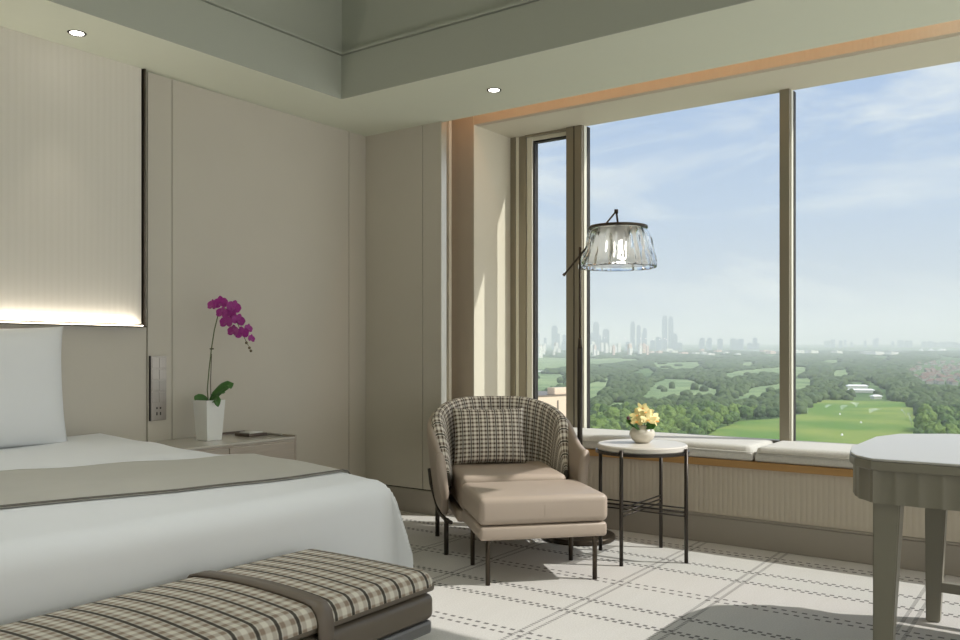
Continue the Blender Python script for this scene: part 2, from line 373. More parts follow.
# headboard panel with metal edge and lit bottom
hb = thing('headboard_panel', 'tall ribbed cream fabric headboard panel lit along its lower edge', 'headboard', (XW, 1.4, 1.228))
b = nb(); box(b, -.003, .028, -1.55, 1.236, .012, ZC - 1.228 + .003, bev=.006); obj('fabric_panel', b, 'headfab', hb, smooth=False)
b = nb(); box(b, -.003, .046, -1.6, 1.254, -.006, .0, bev=.001); obj('bottom_rail', b, 'bronze', hb)
b = nb(); box(b, -.003, .034, 1.243, 1.254, .0, ZC - 1.228 + .003, bev=.001); obj('side_rail', b, 'bronze', hb)
b = nb(); box(b, .034, .037, 1.243, 1.254, .0, ZC - 1.228 + .003); obj('side_rail_edge', b, 'bronze', hb)
b = nb(); box(b, .036, .043, -1.55, 1.235, .0005, .004); o = obj('light_strip', b, 'led', hb)
L = bpy.data.lights.new('headboard_led', 'AREA'); L.shape = 'RECTANGLE'; L.size = .01; L.size_y = 2.7; L.energy = 5.5; L.color = (1, .90, .78)
o = bpy.data.objects.new('headboard_led', L); COL.objects.link(o); o.parent = hb; o.location = (.041, -.15, .006); o.rotation_euler = (0, radians(180 + 14), 0)

# wall control plate
cp = thing('control_panel', 'tall narrow brushed metal switch and socket plate on the wall above the nightstand', 'wall switch', (XW, 2.749, .715))
b = nb(); box(b, 0, .012, -.047, .047, 0, .352, bev=.0015); obj('plate', b, 'steel', cp)
b = nb(); box(b, 0, .0122, -.0535, -.0465, -.002, .354); obj('plate_edge', b, 'gap', cp)
for i in range(4):
    for j in range(2):
        b = nb(); box(b, .0115, .0145, -.040 + j * .042, -.004 + j * .042, .098 + i * .063, .152 + i * .063, bev=.0015); obj('button', b, 'steel', cp)
b = nb()
for y in (-.012, .010): box(b, .0118, .0135, y - .004, y + .004, .062, .072)
box(b, .0118, .0135, -.015, -.009, .028, .045); box(b, .0118, .0135, .007, .013, .028, .045); obj('socket', b, 'gap', cp)

# ------------------------------------------------------------------ bed
XF = -2.15; YFAR = 2.41; YNEAR = .40; XH = -4.09; BR = .085; RY_ = .03
bed = thing('bed', 'wide bed base and mattress under white linen against the headboard wall', 'bed', (-3.1, 1.4, 0))
b = nb(); box(b, -.98, .90, -.97, .95, .06, .34, bev=.01); obj('bed_base', b, 'leather_dk', bed)
b = nb(); box(b, -.98, .90, -.97, .95, .34, .585, bev=.05, seg=3); obj('mattress', b, 'sheet', bed, smooth=True)
def ztop(x, y):
    s = min(1, max(0, (-3.30 - x) / .35)); s = s * s * (3 - 2 * s)
    z = .640 + .030 * s + .018 * noise.noise(Vector((x * 1.5, y * 1.3, 3))) + .006 * noise.noise(Vector((x * 4, y * 3, 7)))
    z += .004 * sin((x * 2.0 + y * .8) * 9) * exp(-((x + 3.1) / .5) ** 2)
    z -= .035 * max(0, (x + 2.75) / .6) ** 2
    return z
def fold(e, r):
    if e <= 0: return 0, 0
    if e < r * pi / 2: return r * sin(e / r), r * (1 - cos(e / r))
    return r, r + e - r * pi / 2
def drape(p, q, off=0.0):
    xf = XF - BR; yf = YFAR - RY_; yn = YNEAR + RY_
    ex = p - xf; ey = q - yf if q > yf else yn - q; sy = 1 if q > yf else -1
    hx, dx = fold(ex, BR); hy, dy = fold(ey, RY_)
    x = min(p, xf) + hx; y = min(max(q, yn), yf) + sy * hy
    z = ztop(min(p, xf), min(max(q, yn), yf)) - max(dx, dy)
    m = max(0, min(ex, ey)); k = min(1, m / .12)
    m = min(m, .30); x += .28 * m; y += sy * .13 * m
    dr = max(dx, dy)
    if dr > BR:                                   # soft folds in the hanging cloth
        w = min(1, (dr - BR) / .3)
        if ex > ey: x += w * (.003 * sin(y * 5 + 1) + .005 * noise.noise(Vector((y * 2, z * 1, 1))))
        else: y += sy * w * (.012 * sin(x * 8) + .012 * noise.noise(Vector((x * 4, z * 2, 5))))
    if off:
        if dr < 1e-4: z += off
        else:
            if ex > 0: x += off
            if ey > 0: y += sy * off
            z += off * .6
    return Vector((x, y, z))
P0, P1 = XH, XF - BR + BR * pi / 2 + .47
Q0, Q1 = YNEAR + RY_ - RY_ * pi / 2 - .50, YFAR - RY_ + RY_ * pi / 2 + .50
b = nb(); grid(b, lambda a, c: drape(P0 + (P1 - P0) * a, Q0 + (Q1 - Q0) * c), 150, 190)
dv = obj('duvet', b, 'sheet', smooth=True); tag(dv, 'smooth white duvet covering the bed and hanging down its foot', 'duvet')
md = dv.modifiers.new('s', 'SOLIDIFY'); md.thickness = .008; md.offset = -1
def rn(a, c, off=.009):
    q = Q0 + .12 + (Q1 - Q0 - .24) * c
    yy = min(max(q, YNEAR), YFAR + .1)
    xb = -3.28 + .50 * max(0, yy - 1.60) - .02 * sin(yy * 4); xf = -2.51 + .12 * (yy - 1.16)
    return drape(xb + (xf - xb) * a, q, off)
rt = thing('bed_runner', 'greige bed runner with a thin dark edge laid across the white duvet', 'bed runner', (0, 0, 0))
b = nb(); grid(b, rn, 30, 150); o = obj('cloth', b, 'runner', rt, smooth=True); md = o.modifiers.new('s', 'SOLIDIFY'); md.thickness = .005
for a in (1.0,):
    b = nb(); tube(b, [rn(a, i / 150, .010) for i in range(151)], .0035, 6); obj('edge_piping', b, 'piping', rt, smooth=True)
def pillow_bm(w, h, t, n=28, crisp=.5):
    b = nb()
    for s in (-1, 1):
        def fn(a, c):
            X = a * 2 - 1; Y = c * 2 - 1
            p = (max(0, 1 - abs(X) ** 2.6) * max(0, 1 - abs(Y) ** 2.6)) ** crisp
            pin = 1 - .06 * (1 - abs(X) ** 2) * abs(Y) ** 3; pin2 = 1 - .06 * (1 - abs(Y) ** 2) * abs(X) ** 3
            return Vector((X * w / 2 * pin2, s * t / 2 * p, Y * h / 2 * pin))
        grid(b, fn, n, n, lambda a, c: (a * w, c * h))
    bmesh.ops.remove_doubles(b, verts=b.verts[:], dist=.0005); return b
for y, lab in ((1.785, 'large upright white pillow nearest the nightstand'), (1.06, 'large upright white pillow beside the first, partly out of view')):
    o = obj('bed_pillow', pillow_bm(.70, .575, .20), 'sheet', smooth=True)
    o.location = (-3.96, y, .915 + .012); o.rotation_euler = (radians(-5), 0, radians(90)); tag(o, lab, 'pillow', 'white bed pillows')

# ------------------------------------------------------------------ bench at the bed foot
bn = thing('bed_bench', 'long low checked upholstered bench at the foot of the bed with a leather strap', 'bench', (-1.84, 1.0, 0))
BX, BY = .265, .972
b = nb(); box(b, -BX, BX, -BY, BY, .300, .378, bev=.022, seg=4); obj('leather_box', b, 'leather_dk', bn, smooth=True)
b = nb(); box(b, -BX + .006, BX - .006, -BY + .006, BY - .006, .258, .299, bev=.01, seg=2); obj('plinth', b, 'plinth', bn)
def cushfn(hx, hy, z0, z1, r, crown):
    def f(a, c):
        X = (a * 2 - 1); Y = (c * 2 - 1)
        def m(t, h):     # spend samples on the rim
            return t * (h + r * .57)
        p, q = m(X, hx), m(Y, hy); ax, ay = abs(p) - (hx - r), abs(q) - (hy - r)
        def fo(e):
            if e <= 0: return 0, 0
            e = min(e, r * pi / 2); return r * sin(e / r), r * (1 - cos(e / r))
        h1, d1 = fo(ax); h2, d2 = fo(ay)
        x = math.copysign(min(abs(p), hx - r) + h1, p); y = math.copysign(min(abs(q), hy - r) + h2, q)
        z = z1 - max(d1, d2) * (z1 - z0) / r + crown * (1 - X ** 2) * (1 - Y ** 4)
        k = min(h1, h2) * .25; x -= math.copysign(k, x); y -= math.copysign(k, y)
        return Vector((x, y, z))
    return f, lambda a, c: ((c * 2 - 1) * (hy + r * .57), (a * 2 - 1) * (hx + r * .57))
f, uvf = cushfn(BX + .006, BY + .006, .402, .445, .040, .020)
b = nb(); grid(b, f, 40, 120, uvf); obj('cushion', b, 'bench_check', bn, smooth=True)
b = nb(); box(b, -BX, BX, -BY, BY, .384, .412, bev=.009, seg=3); obj('cushion_border', b, 'leather_dk', bn, smooth=True)
for y in (.515, -.49):
    b = nb(); rows = []
    for y_ in (y - .026, y + .026):
        pts = [(-BX - .010, .30), (-BX - .012, .385)] + [(f((i / 24), .5 + .5 * y_ / (BY + .036))[0] * 1.02, f((i / 24), .5 + .5 * y_ / (BY + .036))[2] + .005) for i in range(25)] + [(BX + .012, .385), (BX + .010, .30), (BX + .008, .262)]
        rows.append([b.verts.new((p[0], y_, p[1])) for p in pts])
    for i in range(len(rows[0]) - 1): b.faces.new((rows[0][i], rows[0][i + 1], rows[1][i + 1], rows[1][i]))
    o = obj('strap', b, 'strap', bn, smooth=True); md = o.modifiers.new('s', 'SOLIDIFY'); md.thickness = .006; md.offset = 0
for sx in (-1, 1):
    for sy in (-1, 1):
        b = nb(); box(b, sx * .20 - .02, sx * .20 + .02, sy * .80 - .02, sy * .80 + .02, 0, .26, bev=.003); obj('leg', b, 'plinth', bn)

# ------------------------------------------------------------------ nightstand and what stands on it
ns = thing('nightstand', 'grey oak nightstand with a pale lacquer top between bed and corner', 'nightstand', (XW, 2.93, 0))
b = nb(); box(b, .004, .452, -.41, .41, .10, .590, bev=.004); obj('body', b, 'nwood', ns)
b = nb(); box(b, .006, .456, -.414, .400, .591, .603, bev=.002); obj('top', b, 'ntop', ns)
b = nb(); box(b, .004, .456, .402, .414, .10, .613, bev=.002); obj('side_panel', b, 'nwood', ns)
b = nb(); box(b, .002, .014, .10, .402, .6035, .614, bev=.001); obj('back_rail', b, 'paperdark', ns)
for z0, z1 in ((.35, .580), (.11, .34)):
    for y0, y1 in ((-.40, -.068), (-.062, .385)):
        b = nb(); box(b, .450, .468, y0, y1, z0, z1, bev=.003); d = obj('drawer', b, 'nwood', ns)
b = nb(); box(b, .03, .43, -.38, .38, 0, .10); obj('base', b, 'paperdark', ns)
ZN = .6035
tr = thing('notepad_tray', 'small dark wooden tray with a white notepad on the nightstand', 'tray', (XW + .20, 3.225, ZN))
b = nb(); box(b, -.065, .065, -.065, .065, 0, .016, bev=.002); obj('tray', b, 'paperdark', tr)
b = nb(); box(b, -.045, .045, -.045, .05, .0165, .022, bev=.001); obj('notepad', b, 'pad', tr)
pn = nb(); tube(pn, [(XW + .23, 3.309, ZN + .007), (XW + .36, 3.315, ZN + .007)], .006, 10); o = obj('pen', pn, 'steel', smooth=True); tag(o, 'short metal pen lying near the corner of the nightstand', 'pen')

oc = thing('potted_orchid', 'magenta orchid with one arching stem in a square white pot on the nightstand', 'plant', (-3.937, 2.93, ZN))
b = nb(); r0, r1, hh = .047, .062, .222
for k, (ra, za) in enumerate(((r0, 0), (r0, 0))): pass
rings = []
for r, z in ((.046, 0), (.048, .004), (.061, .218), (.0615, .222), (.057, .222), (.053, .19)):
    rings.append([b.verts.new((x * r, y * r, z)) for x, y in ((-1, -1), (1, -1), (1, 1), (-1, 1))])
for A, B in zip(rings, rings[1:]):
    for k in range(4): b.faces.new((A[k], A[(k + 1) % 4], B[(k + 1) % 4], B[k]))
b.faces.new(rings[0][::-1]); obj('pot', b, 'pot', oc)
b = nb(); grid(b, lambda a, c: Vector(((a * 2 - 1) * .054, (c * 2 - 1) * .054, .200 + .012 * noise.noise(Vector((a * 9, c * 9, 0))))), 12, 12); obj('moss', b, mat('bark moss', (.09, .10, .04), .95, var=.4, vscale=80), oc)
ER = Vector((.813, .582, 0)); EB = Vector((.582, -.813, 0)); UZ = Vector((0, 0, 1))
def opx(u, v, fwd=0.0): return ER * ((u - 207.5) / 181) + UZ * ((438 - v) / 181) + EB * fwd
stem = [opx(207, 403), opx(206, 388, .005), opx(208, 368, .01), opx(211, 345, .015), opx(214, 328, .02), opx(218, 313, .025), opx(224, 306, .03), opx(231, 310, .035), opx(238, 322, .04), opx(245, 336, .045), opx(249, 344, .045)]
b = nb(); tube(b, stem, [.0032] * 6 + [.0028, .0024, .002, .0018, .0014], 8); obj('stem', b, 'stem', oc, smooth=True)
b = nb(); tube(b, [opx(209.5, 404), opx(209, 380, .0), opx(210.5, 352, .01)], .0022, 6); tube(b, [opx(209, 347, .01), opx(213, 347, .018)], .004, 6); obj('support_stake', b, 'bronze', oc, smooth=True)
def leaf(pts, width, name='leaf', parent=None, m='leaf'):
    b = nb(); n = len(pts) - 1
    def fn(a, c):
        x = a * n; i = min(int(x), n - 1); p = pts[i].lerp(pts[i + 1], x - i); d = (pts[i + 1] - pts[i]).normalized()
        s = d.cross((EB + UZ * .55).normalized()).normalized(); w = width * (sin(pi * min(1, a * .92 + .08)) ** .6)
        t_ = c * 2 - 1; up = s.cross(d).normalized()
        return p + s * t_ * w + up * abs(t_) * w * .25
    grid(b, fn, 14, 6); o = obj(name, b, m, parent, smooth=True); md = o.modifiers.new('s', 'SOLIDIFY'); md.thickness = .002; return o
leaf([opx(210, 400), opx(216, 392, .02), opx(224, 386, .05), opx(232, 382, .07), opx(234, 386, .085)], .030, parent=oc)
leaf([opx(210, 401), opx(214, 397, .03), opx(219, 397, .06), opx(221, 404, .08)], .024, parent=oc)
leaf([opx(206, 401), opx(202, 396, .01), opx(197, 395, .02), opx(195, 398, .03)], .020, parent=oc)
leaf([opx(208, 401), opx(212, 393, -.02), opx(217, 390, -.04), opx(221, 391, -.05)], .018, parent=oc)
def petal(b, cx, ax, ay, az, L, W, cup=.25):
    """rounded petal from centre cx along ax, width axis ay, normal az"""
    n, k = 7, 5; V = []
    for i in range(n + 1):
        a = i / n; w = W * (sin(pi * (a * .86 + .10)) ** .7 if 0 < a < 1 else (.25 if a == 0 else .05))
        V.append([b.verts.new(cx + ax * (L * a) + ay * (w * (j / k * 2 - 1)) + az * (cup * L * (a * a * .6) - cup * w * .4 * (j / k * 2 - 1) ** 2)) for j in range(k + 1)])
    for i in range(n):
        for j in range(k): b.faces.new((V[i][j], V[i + 1][j], V[i + 1][j + 1], V[i][j + 1]))
def flower(parent, c, nrm, roll, R, m, mc, name='flower', wide=.62, wn=.38):
    nrm = nrm.normalized(); s = nrm.cross(UZ).normalized(); u = s.cross(nrm).normalized(); b = nb()
    for a, L, W in ((90, 1, wn), (-30 + 5, .95, wn), (210 - 5, .95, wn), (12, 1.0, wide), (168, 1.0, wide)):
        t_ = radians(a) + roll; ax = s * cos(t_) + u * sin(t_); petal(b, c, ax, nrm.cross(ax), nrm, R * L, R * W)
    f = obj(name, b, m, parent, smooth=True); b = nb()
    t_ = radians(-90) + roll; ax = s * cos(t_) + u * sin(t_); petal(b, c + nrm * R * .08, (ax + nrm * .9).normalized(), nrm.cross(ax), nrm, R * .5, R * .22)
    l = obj('lip', b, mc, f, smooth=True); return f
for u, v, fw, yaw, roll, R in ((213, 304, .04, -.5, .1, .030), (222, 302, .05, .0, -.1, .036), (234.5, 306, .05, .5, .3, .036), (224, 312, .065, -.3, .2, .032), (231, 313, .06, .2, .2, .032),
                               (229, 321, .075, -.3, .0, .036), (239, 319, .05, .6, .3, .034), (236, 330, .08, -.4, .1, .033), (244, 332, .075, .2, -.1, .034), (249, 327, .05, .9, .2, .024), (252, 337, .05, 1.0, .2, .022)):
    n = (EB * cos(yaw) + ER * sin(yaw) + UZ * .1); flower(oc, opx(u, v, fw), n, roll, R * 1.17, 'magenta', M['orange'] if R < .02 else 'magenta')
for u, v in ((247, 341), (250, 346), (251.5, 349)):
    b = nb(); bmesh.ops.create_uvsphere(b, u_segments=10, v_segments=8, radius=.008)
    for vv in b.verts: vv.co = vv.co + opx(u, v, .045)
    obj('bud', b, mat('green purple bud', (.16, .12, .07), .5), oc, smooth=True)

# ------------------------------------------------------------------ armchair
AC = Vector((-2.705, 3.995, 0)); AR = atan2(.70, .715)     # local -y points to the front of the chair
ch = thing('armchair', 'taupe leather tub armchair with checked lining on black steel legs by the window', 'armchair', AC, AR)
def upath(s, hw, yf, yb, yc):
    """s in 0..1 from left arm front round the back to right arm front; returns point and outward normal"""
    L1 = yc - yf; La = pi * (hw + (yb - yc)) / 2; T = 2 * L1 + La; d = s * T
    if d < L1: return Vector((-hw, yf + d, 0)), Vector((-1, 0, 0)), d
    if d > L1 + La: return Vector((hw, yc - (d - L1 - La), 0)), Vector((1, 0, 0)), d
    a = pi - (d - L1) / La * pi
    p = Vector((hw * cos(a), yc + (yb - yc) * sin(a), 0)); n = Vector(((yb - yc) * cos(a), hw * sin(a), 0)).normalized(); return p, n, d
def sm(x): x = min(1, max(0, x)); return x * x * (3 - 2 * x)
def htop(s): return .565 + .225 * sm((.5 - abs(s - .5)) / .44)
def shell_section(s, thick, zb, zt, lean, hw, yf, yb, yc, K=18, r=.5):
    p, n, d = upath(s, hw, yf, yb, yc); out = []
    for k in range(K):
        a = 2 * pi * k / K; cx, cz = cos(a), sin(a)
        e = 4.5; cx = math.copysign(abs(cx) ** (2 / 3.0), cx); cz = math.copysign(abs(cz) ** (2 / e), cz)
        z = zb + (zt - zb) * (cz + 1) / 2; q = p + n * (cx * thick / 2 + lean * ((z - .2) / .6))
        out.append(Vector((q.x, q.y, z)))
    return out, d
def sweep(secs, uvs=None):
    b = nb(); uvl = b.loops.layers.uv.verify(); V = [[b.verts.new(c) for c in s] for s, _ in secs]; K = len(V[0])
    per = [0]
    for k in range(K): per.append(per[-1] + (secs[len(secs) // 2][0][(k + 1) % K] - secs[len(secs) // 2][0][k]).length)
    for i in range(len(V) - 1):
        for k in range(K):
            f_ = b.faces.new((V[i][k], V[i + 1][k], V[i + 1][(k + 1) % K], V[i][(k + 1) % K]))
            for lp, (ii, kk) in zip(f_.loops, ((i, k), (i + 1, k), (i + 1, k + 1), (i, k + 1))): lp[uvl].uv = (secs[ii][1], per[kk])
    b.faces.new(V[0][::-1]); b.faces.new(V[-1]); return b
N = 72
secs = [shell_section(i / N, .052, .215 + .10 * sm((.07 - (.5 - abs(i / N - .5))) / .07), htop(i / N), .070, .352, -.345, .345, .03) for i in range(N + 1)]
o = obj('shell', sweep(secs), 'leather', ch, smooth=True)
def hpad(s):
    e = (.5 - abs(s - .5)); return max(.43, .43 + (htop(s) + .028 - .43) * sm((e - .085) / .16) ** .6)
secs = []
for i in range(N + 1):
    s = .09 + .82 * i / N; e = .5 - abs(s - .5)
    sec, d = shell_section(s, .025 + .060 * sm((e - .09) / .10), .36, hpad(s), .080, .300, -.345 + .03, .298, .03, r=.5); secs.append((sec, d))
obj('checked_lining', sweep(secs), 'chair_check', ch, smooth=True)
b = nb(); prof = []
def seatfn(z):
    return [(-.255, -.36), (.255, -.36), (.275, -.20), (.27, .05), (.2, .22), (.0, .28), (-.2, .22), (-.27, .05), (-.275, -.20)]
box(b, -.285, .285, -.375, .20, .255, .442, bev=.035, seg=5); obj('seat_cushion', b, 'leather', ch, smooth=True)
b = nb(); box(b, -.30, .30, -.34, .25, .195, .252, bev=.012, seg=2); obj('seat_base', b, 'leather', ch, smooth=True)
for sx in (-1, 1):
    b = nb(); tube(b, [(sx * .395, .22, .40), (sx * .390, .16, .32), (sx * .370, .04, .225), (sx * .365, .0, .20), (sx * .36, -.05, .190), (sx * .35, -.20, .188), (sx * .33, -.30, .188)], .011, 10); obj('side_rail', b, 'black', ch, smooth=True)
    for y in (-.22, .24):
        b = nb(); tube(b, [(sx * .345, y, 0), (sx * .345, y, .195)], .013, 12); obj('leg', b, 'black', ch, smooth=True)
o = obj('lumbar_cushion', pillow_bm(.43, .33, .15, crisp=.42), 'chair_check', smooth=True); tag(o, 'rectangular checked cushion leaning on the back of the armchair', 'cushion')
o.parent = None
lp = Matrix.Translation(AC) @ Matrix.Rotation(AR, 4, 'Z') @ Matrix.Translation((-.055, .125, .60)) @ Matrix.Rotation(radians(-14), 4, 'X')
o.matrix_world = lp

# ------------------------------------------------------------------ footstool
FC = (Vector((-2.269, 3.25, 0)) + Vector((-1.911, 3.634, 0)) + Vector((-2.56, 3.49, 0)) + Vector((-2.20, 3.874, 0))) / 4
ot = thing('footstool', 'square taupe leather footstool on four slim legs in front of the armchair', 'footstool', FC, atan2(.384, .358))
b = nb(); box(b, -.315, .315, -.245, .245, .285, .418, bev=.032, seg=6)
for v in b.verts:
    if v.co.z > .36: v.co.z += .010 * (1 - (v.co.x / .3) ** 2) * (1 - (v.co.y / .23) ** 2)
obj('cushion', b, 'leather', ot, smooth=True)
b = nb(); box(b, -.309, .309, -.239, .239, .215, .283, bev=.016, seg=3); obj('base', b, 'leather', ot, smooth=True)
b = nb(); box(b, -.0015, .0015, -.2462, -.242, .32, .38); obj('seam', b, 'leather', ot)
for sx in (-1, 1):
    for sy in (-1, 1):
        b = nb(); tube(b, [(sx * .262, sy * .19, 0), (sx * .262, sy * .19, .19), (sx * .258, sy * .187, .206), (sx * .24, sy * .18, .216)], .0115, 10); obj('leg', b, 'bronze', ot, smooth=True)

# ------------------------------------------------------------------ round side table with vase
TC = Vector((-1.925, 4.172, 0)); stb = thing('side_table', 'round pale stone side table on four slim black legs', 'side table', TC)
b = nb(); disc(b, .236, .570, .602, n=64, bev=.006); obj('top', b, 'marble', stb, angle=40)
b = nb(); lathe(b, [(.228, .556), (.246, .556), (.246, .570), (.228, .570), (.228, .556)], 64); obj('ring_frame', b, 'black', stb, angle=40)
for dx, dy in ((0, -1), (0, 1), (1, 0), (-1, 0)):
    b = nb(); tube(b, [(dx * .247, dy * .247, 0), (dx * .247, dy * .247, .588)], .010, 12); obj('leg', b, 'black', stb, smooth=True)
for k in range(3):
    z = .262 + (k - 1) * .021
    b = nb(); tube(b, [(-.247, 0, z), (.247, 0, z)], .0045, 8); obj('stretcher', b, 'black', stb, smooth=True)
    b = nb(); tube(b, [(0, -.247, z + .009), (0, .247, z + .009)], .0045, 8); obj('stretcher', b, 'black', stb, smooth=True)
VC = TC + Vector((-.013, .030, .602)); va = thing('flower_vase', 'small round cream vase of yellow flowers on the side table', 'vase', VC)
b = nb(); pr_ = [(1e-4, .0), (.030, .0), (.040, .004), (.058, .022), (.068, .045), (.066, .062), (.054, .080), (.040, .090), (.036, .094), (.033, .090), (.045, .075), (.05, .05), (.03, .02), (1e-4, .015)]
lathe(b, pr_, 48); obj('pot', b, 'ceramic', va, smooth=True)
def vpx(x, z, f=0.0): return ER * x + UZ * z + EB * f
rf = random.Random(3)
for x, z, f, R, yw in ((-.03, .150, .02, .042, -.4), (.018, .165, .01, .046, .1), (.055, .140, .02, .044, .6), (.02, .128, .055, .044, .1), (-.035, .118, .05, .040, -.5), (.065, .118, .03, .036, .9), (.0, .185, -.01, .036, -.1), (.035, .150, -.04, .040, .3)):
    fl = flower(va, vpx(x, z, f), EB * cos(yw) + ER * sin(yw) + UZ * .55, rf.uniform(-.6, .6), R, 'yellow', 'orange', wide=.31, wn=.27)
b = nb()
for x, z in ((-.03, .14), (.02, .16), (.05, .14), (.0, .12), (.0, .18)): tube(b, [vpx(0, .05), vpx(x * .6, z * .6), vpx(x, z - .01)], .0025, 6)
obj('stems', b, 'leaf', va, smooth=True)
for x, z, f in ((-.062, .128, .02), (-.060, .108, .035), (-.045, .095, .05), (.03, .100, .055), (.055, .098, .04), (-.066, .120, -.02), (-.075, .118, .0), (-.05, .135, -.01)):
    leaf([vpx(x * .4, .085, f * .5), vpx(x * .8, z * .95, f), vpx(x * 1.15, z + .005, f * 1.2)], .019, parent=va)
b = nb(); tube(b, [vpx(-.04, .10, .02), vpx(-.075, .132, .03)], .0015, 6); obj('twig', b, 'stem', va)
b = nb(); bmesh.ops.create_uvsphere(b, u_segments=10, v_segments=8, radius=.010)
for v in b.verts: v.co += vpx(-.080, .136, .03)
obj('berry', b, mat('dark plum berry', (.08, .02, .03), .4), va, smooth=True)

# ------------------------------------------------------------------ floor lamp
LC = Vector((-2.403, 4.358, 0)); fl = thing('floor_lamp', 'tall bronze floor lamp with a rippled clear glass shade behind the armchair', 'floor lamp', LC)
b = nb(); disc(b, .205, .0, .030, n=64, bev=.006); obj('base', b, 'bronze', fl, angle=40)
b = nb(); tube(b, [(0, 0, .03), (0, 0, 1.11)], .0155, 16); obj('lower_pole', b, 'black', fl, smooth=True)
b = nb(); tube(b, [(0, 0, 1.11), (0, 0, 1.17)], [.014, .010], 16); tube(b, [(0, 0, 1.16), (0, 0, 1.70)], .0065, 12); obj('upper_pole', b, 'bronze', fl, smooth=True)
SX = .2225
def lpx(x, z, f=0.0): return ER * x + UZ * z + EB * f
b = nb(); tube(b, [lpx(-.096, 1.535, .025), lpx(.2075, 1.905, .025)], .0055, 10); tube(b, [lpx(-.099, 1.532, .025), lpx(-.089, 1.544, .025)], .009, 10)
tube(b, [lpx(0, 1.655, 0), lpx(0, 1.655, .025)], .010, 10); obj('arm', b, 'bronze', fl, smooth=True)
b = nb(); tube(b, [lpx(.198, 1.905, .025), lpx(.218, 1.905, .025)], .013, 12); tube(b, [lpx(.2095, 1.905, .02), lpx(SX, 1.835, 0)], .006, 10); obj('hinge', b, 'bronze', fl, smooth=True)
b = nb(); c0 = lpx(SX, 0, 0); disc(b, .172, 1.808, 1.822, c0.x, c0.y, n=64, bev=.003); disc(b, .03, 1.820, 1.838, c0.x, c0.y, n=24, bev=.003); obj('shade_cap', b, 'bronze', fl, angle=40)
b = nb(); tube(b, [c0 + UZ * 1.81, c0 + UZ * 1.735], .021, 20); obj('bulb_holder', b, 'plinth', fl, smooth=True)
b = nb(); lathe(b, [(.017, 1.737), (.024, 1.728), (.031, 1.712), (.033, 1.700), (.030, 1.686), (.021, 1.674), (.001, 1.670)], 24, c0.x, c0.y); obj('bulb', b, 'bulb', fl, smooth=True)
b = nb()
def wobf(a, i, z):
    k = min(1, (1.81 - z) / .07); o_ = i > 19
    n1 = noise.noise(Vector((cos(a) * 5.5, sin(a) * 5.5, z * 5 + (4 if o_ else 0)))); n2 = noise.noise(Vector((cos(a) * 13, sin(a) * 13, z * 9 + (9 if o_ else 0))))
    return (.085 * n1 + .045 * n2 + .012 * sin(19 * a + 8 * z)) * k
prof = []
for k in range(19):
    q = k / 18; z = 1.806 - .222 * q; prof.append((.160 + .060 * q ** .8 + .004 * sin(q * 9), z))
inner = [(r - .013, z) for r, z in reversed(prof)]
lathe(b, prof + [(prof[-1][0] - .006, prof[-1][1] - .005)] + inner + [prof[0]], 144, c0.x, c0.y, wobf); obj('glass_shade', b, 'lampglass', fl, smooth=True)

b = nb(); lathe(b, [(.112, 1.806), (.125, 1.77), (.145, 1.70), (.170, 1.625), (.180, 1.597), (.178, 1.596), (.167, 1.625), (.142, 1.70), (.122, 1.77), (.110, 1.806)], 64, c0.x, c0.y); obj('frosted_liner', b, 'liner', fl, smooth=True)
L = bpy.data.lights.new('lamp_light', 'POINT'); L.energy = .75; L.shadow_soft_size = .02; L.color = (1, .93, .82)
o = bpy.data.objects.new('lamp_light', L); COL.objects.link(o); o.parent = fl; o.location = (c0.x, c0.y, 1.65)
# ------------------------------------------------------------------ window seat cushions
def seat_cushion(x0, x1, label):
    hx, hy = (x1 - x0) / 2, .225; f, _ = cushfn(hx, hy, .525, .566, .030, .006)
    c = thing('window_seat_cushion', label, 'cushion', ((x0 + x1) / 2, 4.905, 0), 0, 'window seat cushions')
    b = nb(); V = grid(b, f, 60, 20)
    b2 = nb(); box(b2, -hx, hx, -hy, hy, .4835, .53, bev=.012, seg=3); merge(b, b2); obj('cushion_body', b, 'cush', c, smooth=True)
    b = nb(); r = [(-hx - .002, -hy - .002), (hx + .002, -hy - .002)]
    tube(b, [(-hx - .001, -hy - .001, .5635 - .030), (hx + .001, -hy - .001, .5635 - .030)], .0025, 6); obj('piping', b, 'cush', c, smooth=True)
seat_cushion(-3.405, -1.500, 'long pale linen window seat cushion on the side nearer the armchair and side table')
seat_cushion(-1.490, .10, 'pale linen window seat cushion under the wide pane, reaching towards the desk')

# ------------------------------------------------------------------ desk
dk = thing('desk', 'grey lacquered desk with clipped corners, fluted apron and glass top', 'desk', (-.030, 0, 0))
out = [(-.535, 2.955), (1.15, 2.955), (1.26, 3.10), (1.26, 3.80), (1.03, 4.03), (-.43, 4.03), (-.61, 3.90), (-.665, 3.72), (-.665, 3.28), (-.635, 3.12), (-.60, 3.03)]
def inset(pts, d):
    cx = sum(p[0] for p in pts) / len(pts); n = len(pts); res = []
    for i in range(n):
        p0, p1, p2 = Vector((*pts[i - 1], 0)), Vector((*pts[i], 0)), Vector((*pts[(i + 1) % n], 0))
        a, c = (p1 - p0).normalized(), (p2 - p1).normalized(); n1, n2 = Vector((-a.y, a.x, 0)), Vector((-c.y, c.x, 0)); m_ = (n1 + n2).normalized(); q = p1 + m_ * d / max(.4, m_.dot(n1)); res.append((q.x, q.y))
    return res
b = nb(); prism(b, inset(out, .004), .7425, .750, bev=.0015); obj('glass_top', b, 'dtop', dk)
b = nb(); prism(b, out, .712, .7415, bev=.004); obj('top_frame', b, 'desk', dk)
ip = inset(out, .010); fp = []; per_ = [0.]
for i in range(len(ip)): per_.append(per_[-1] + (Vector(ip[(i + 1) % len(ip)]) - Vector(ip[i])).length)
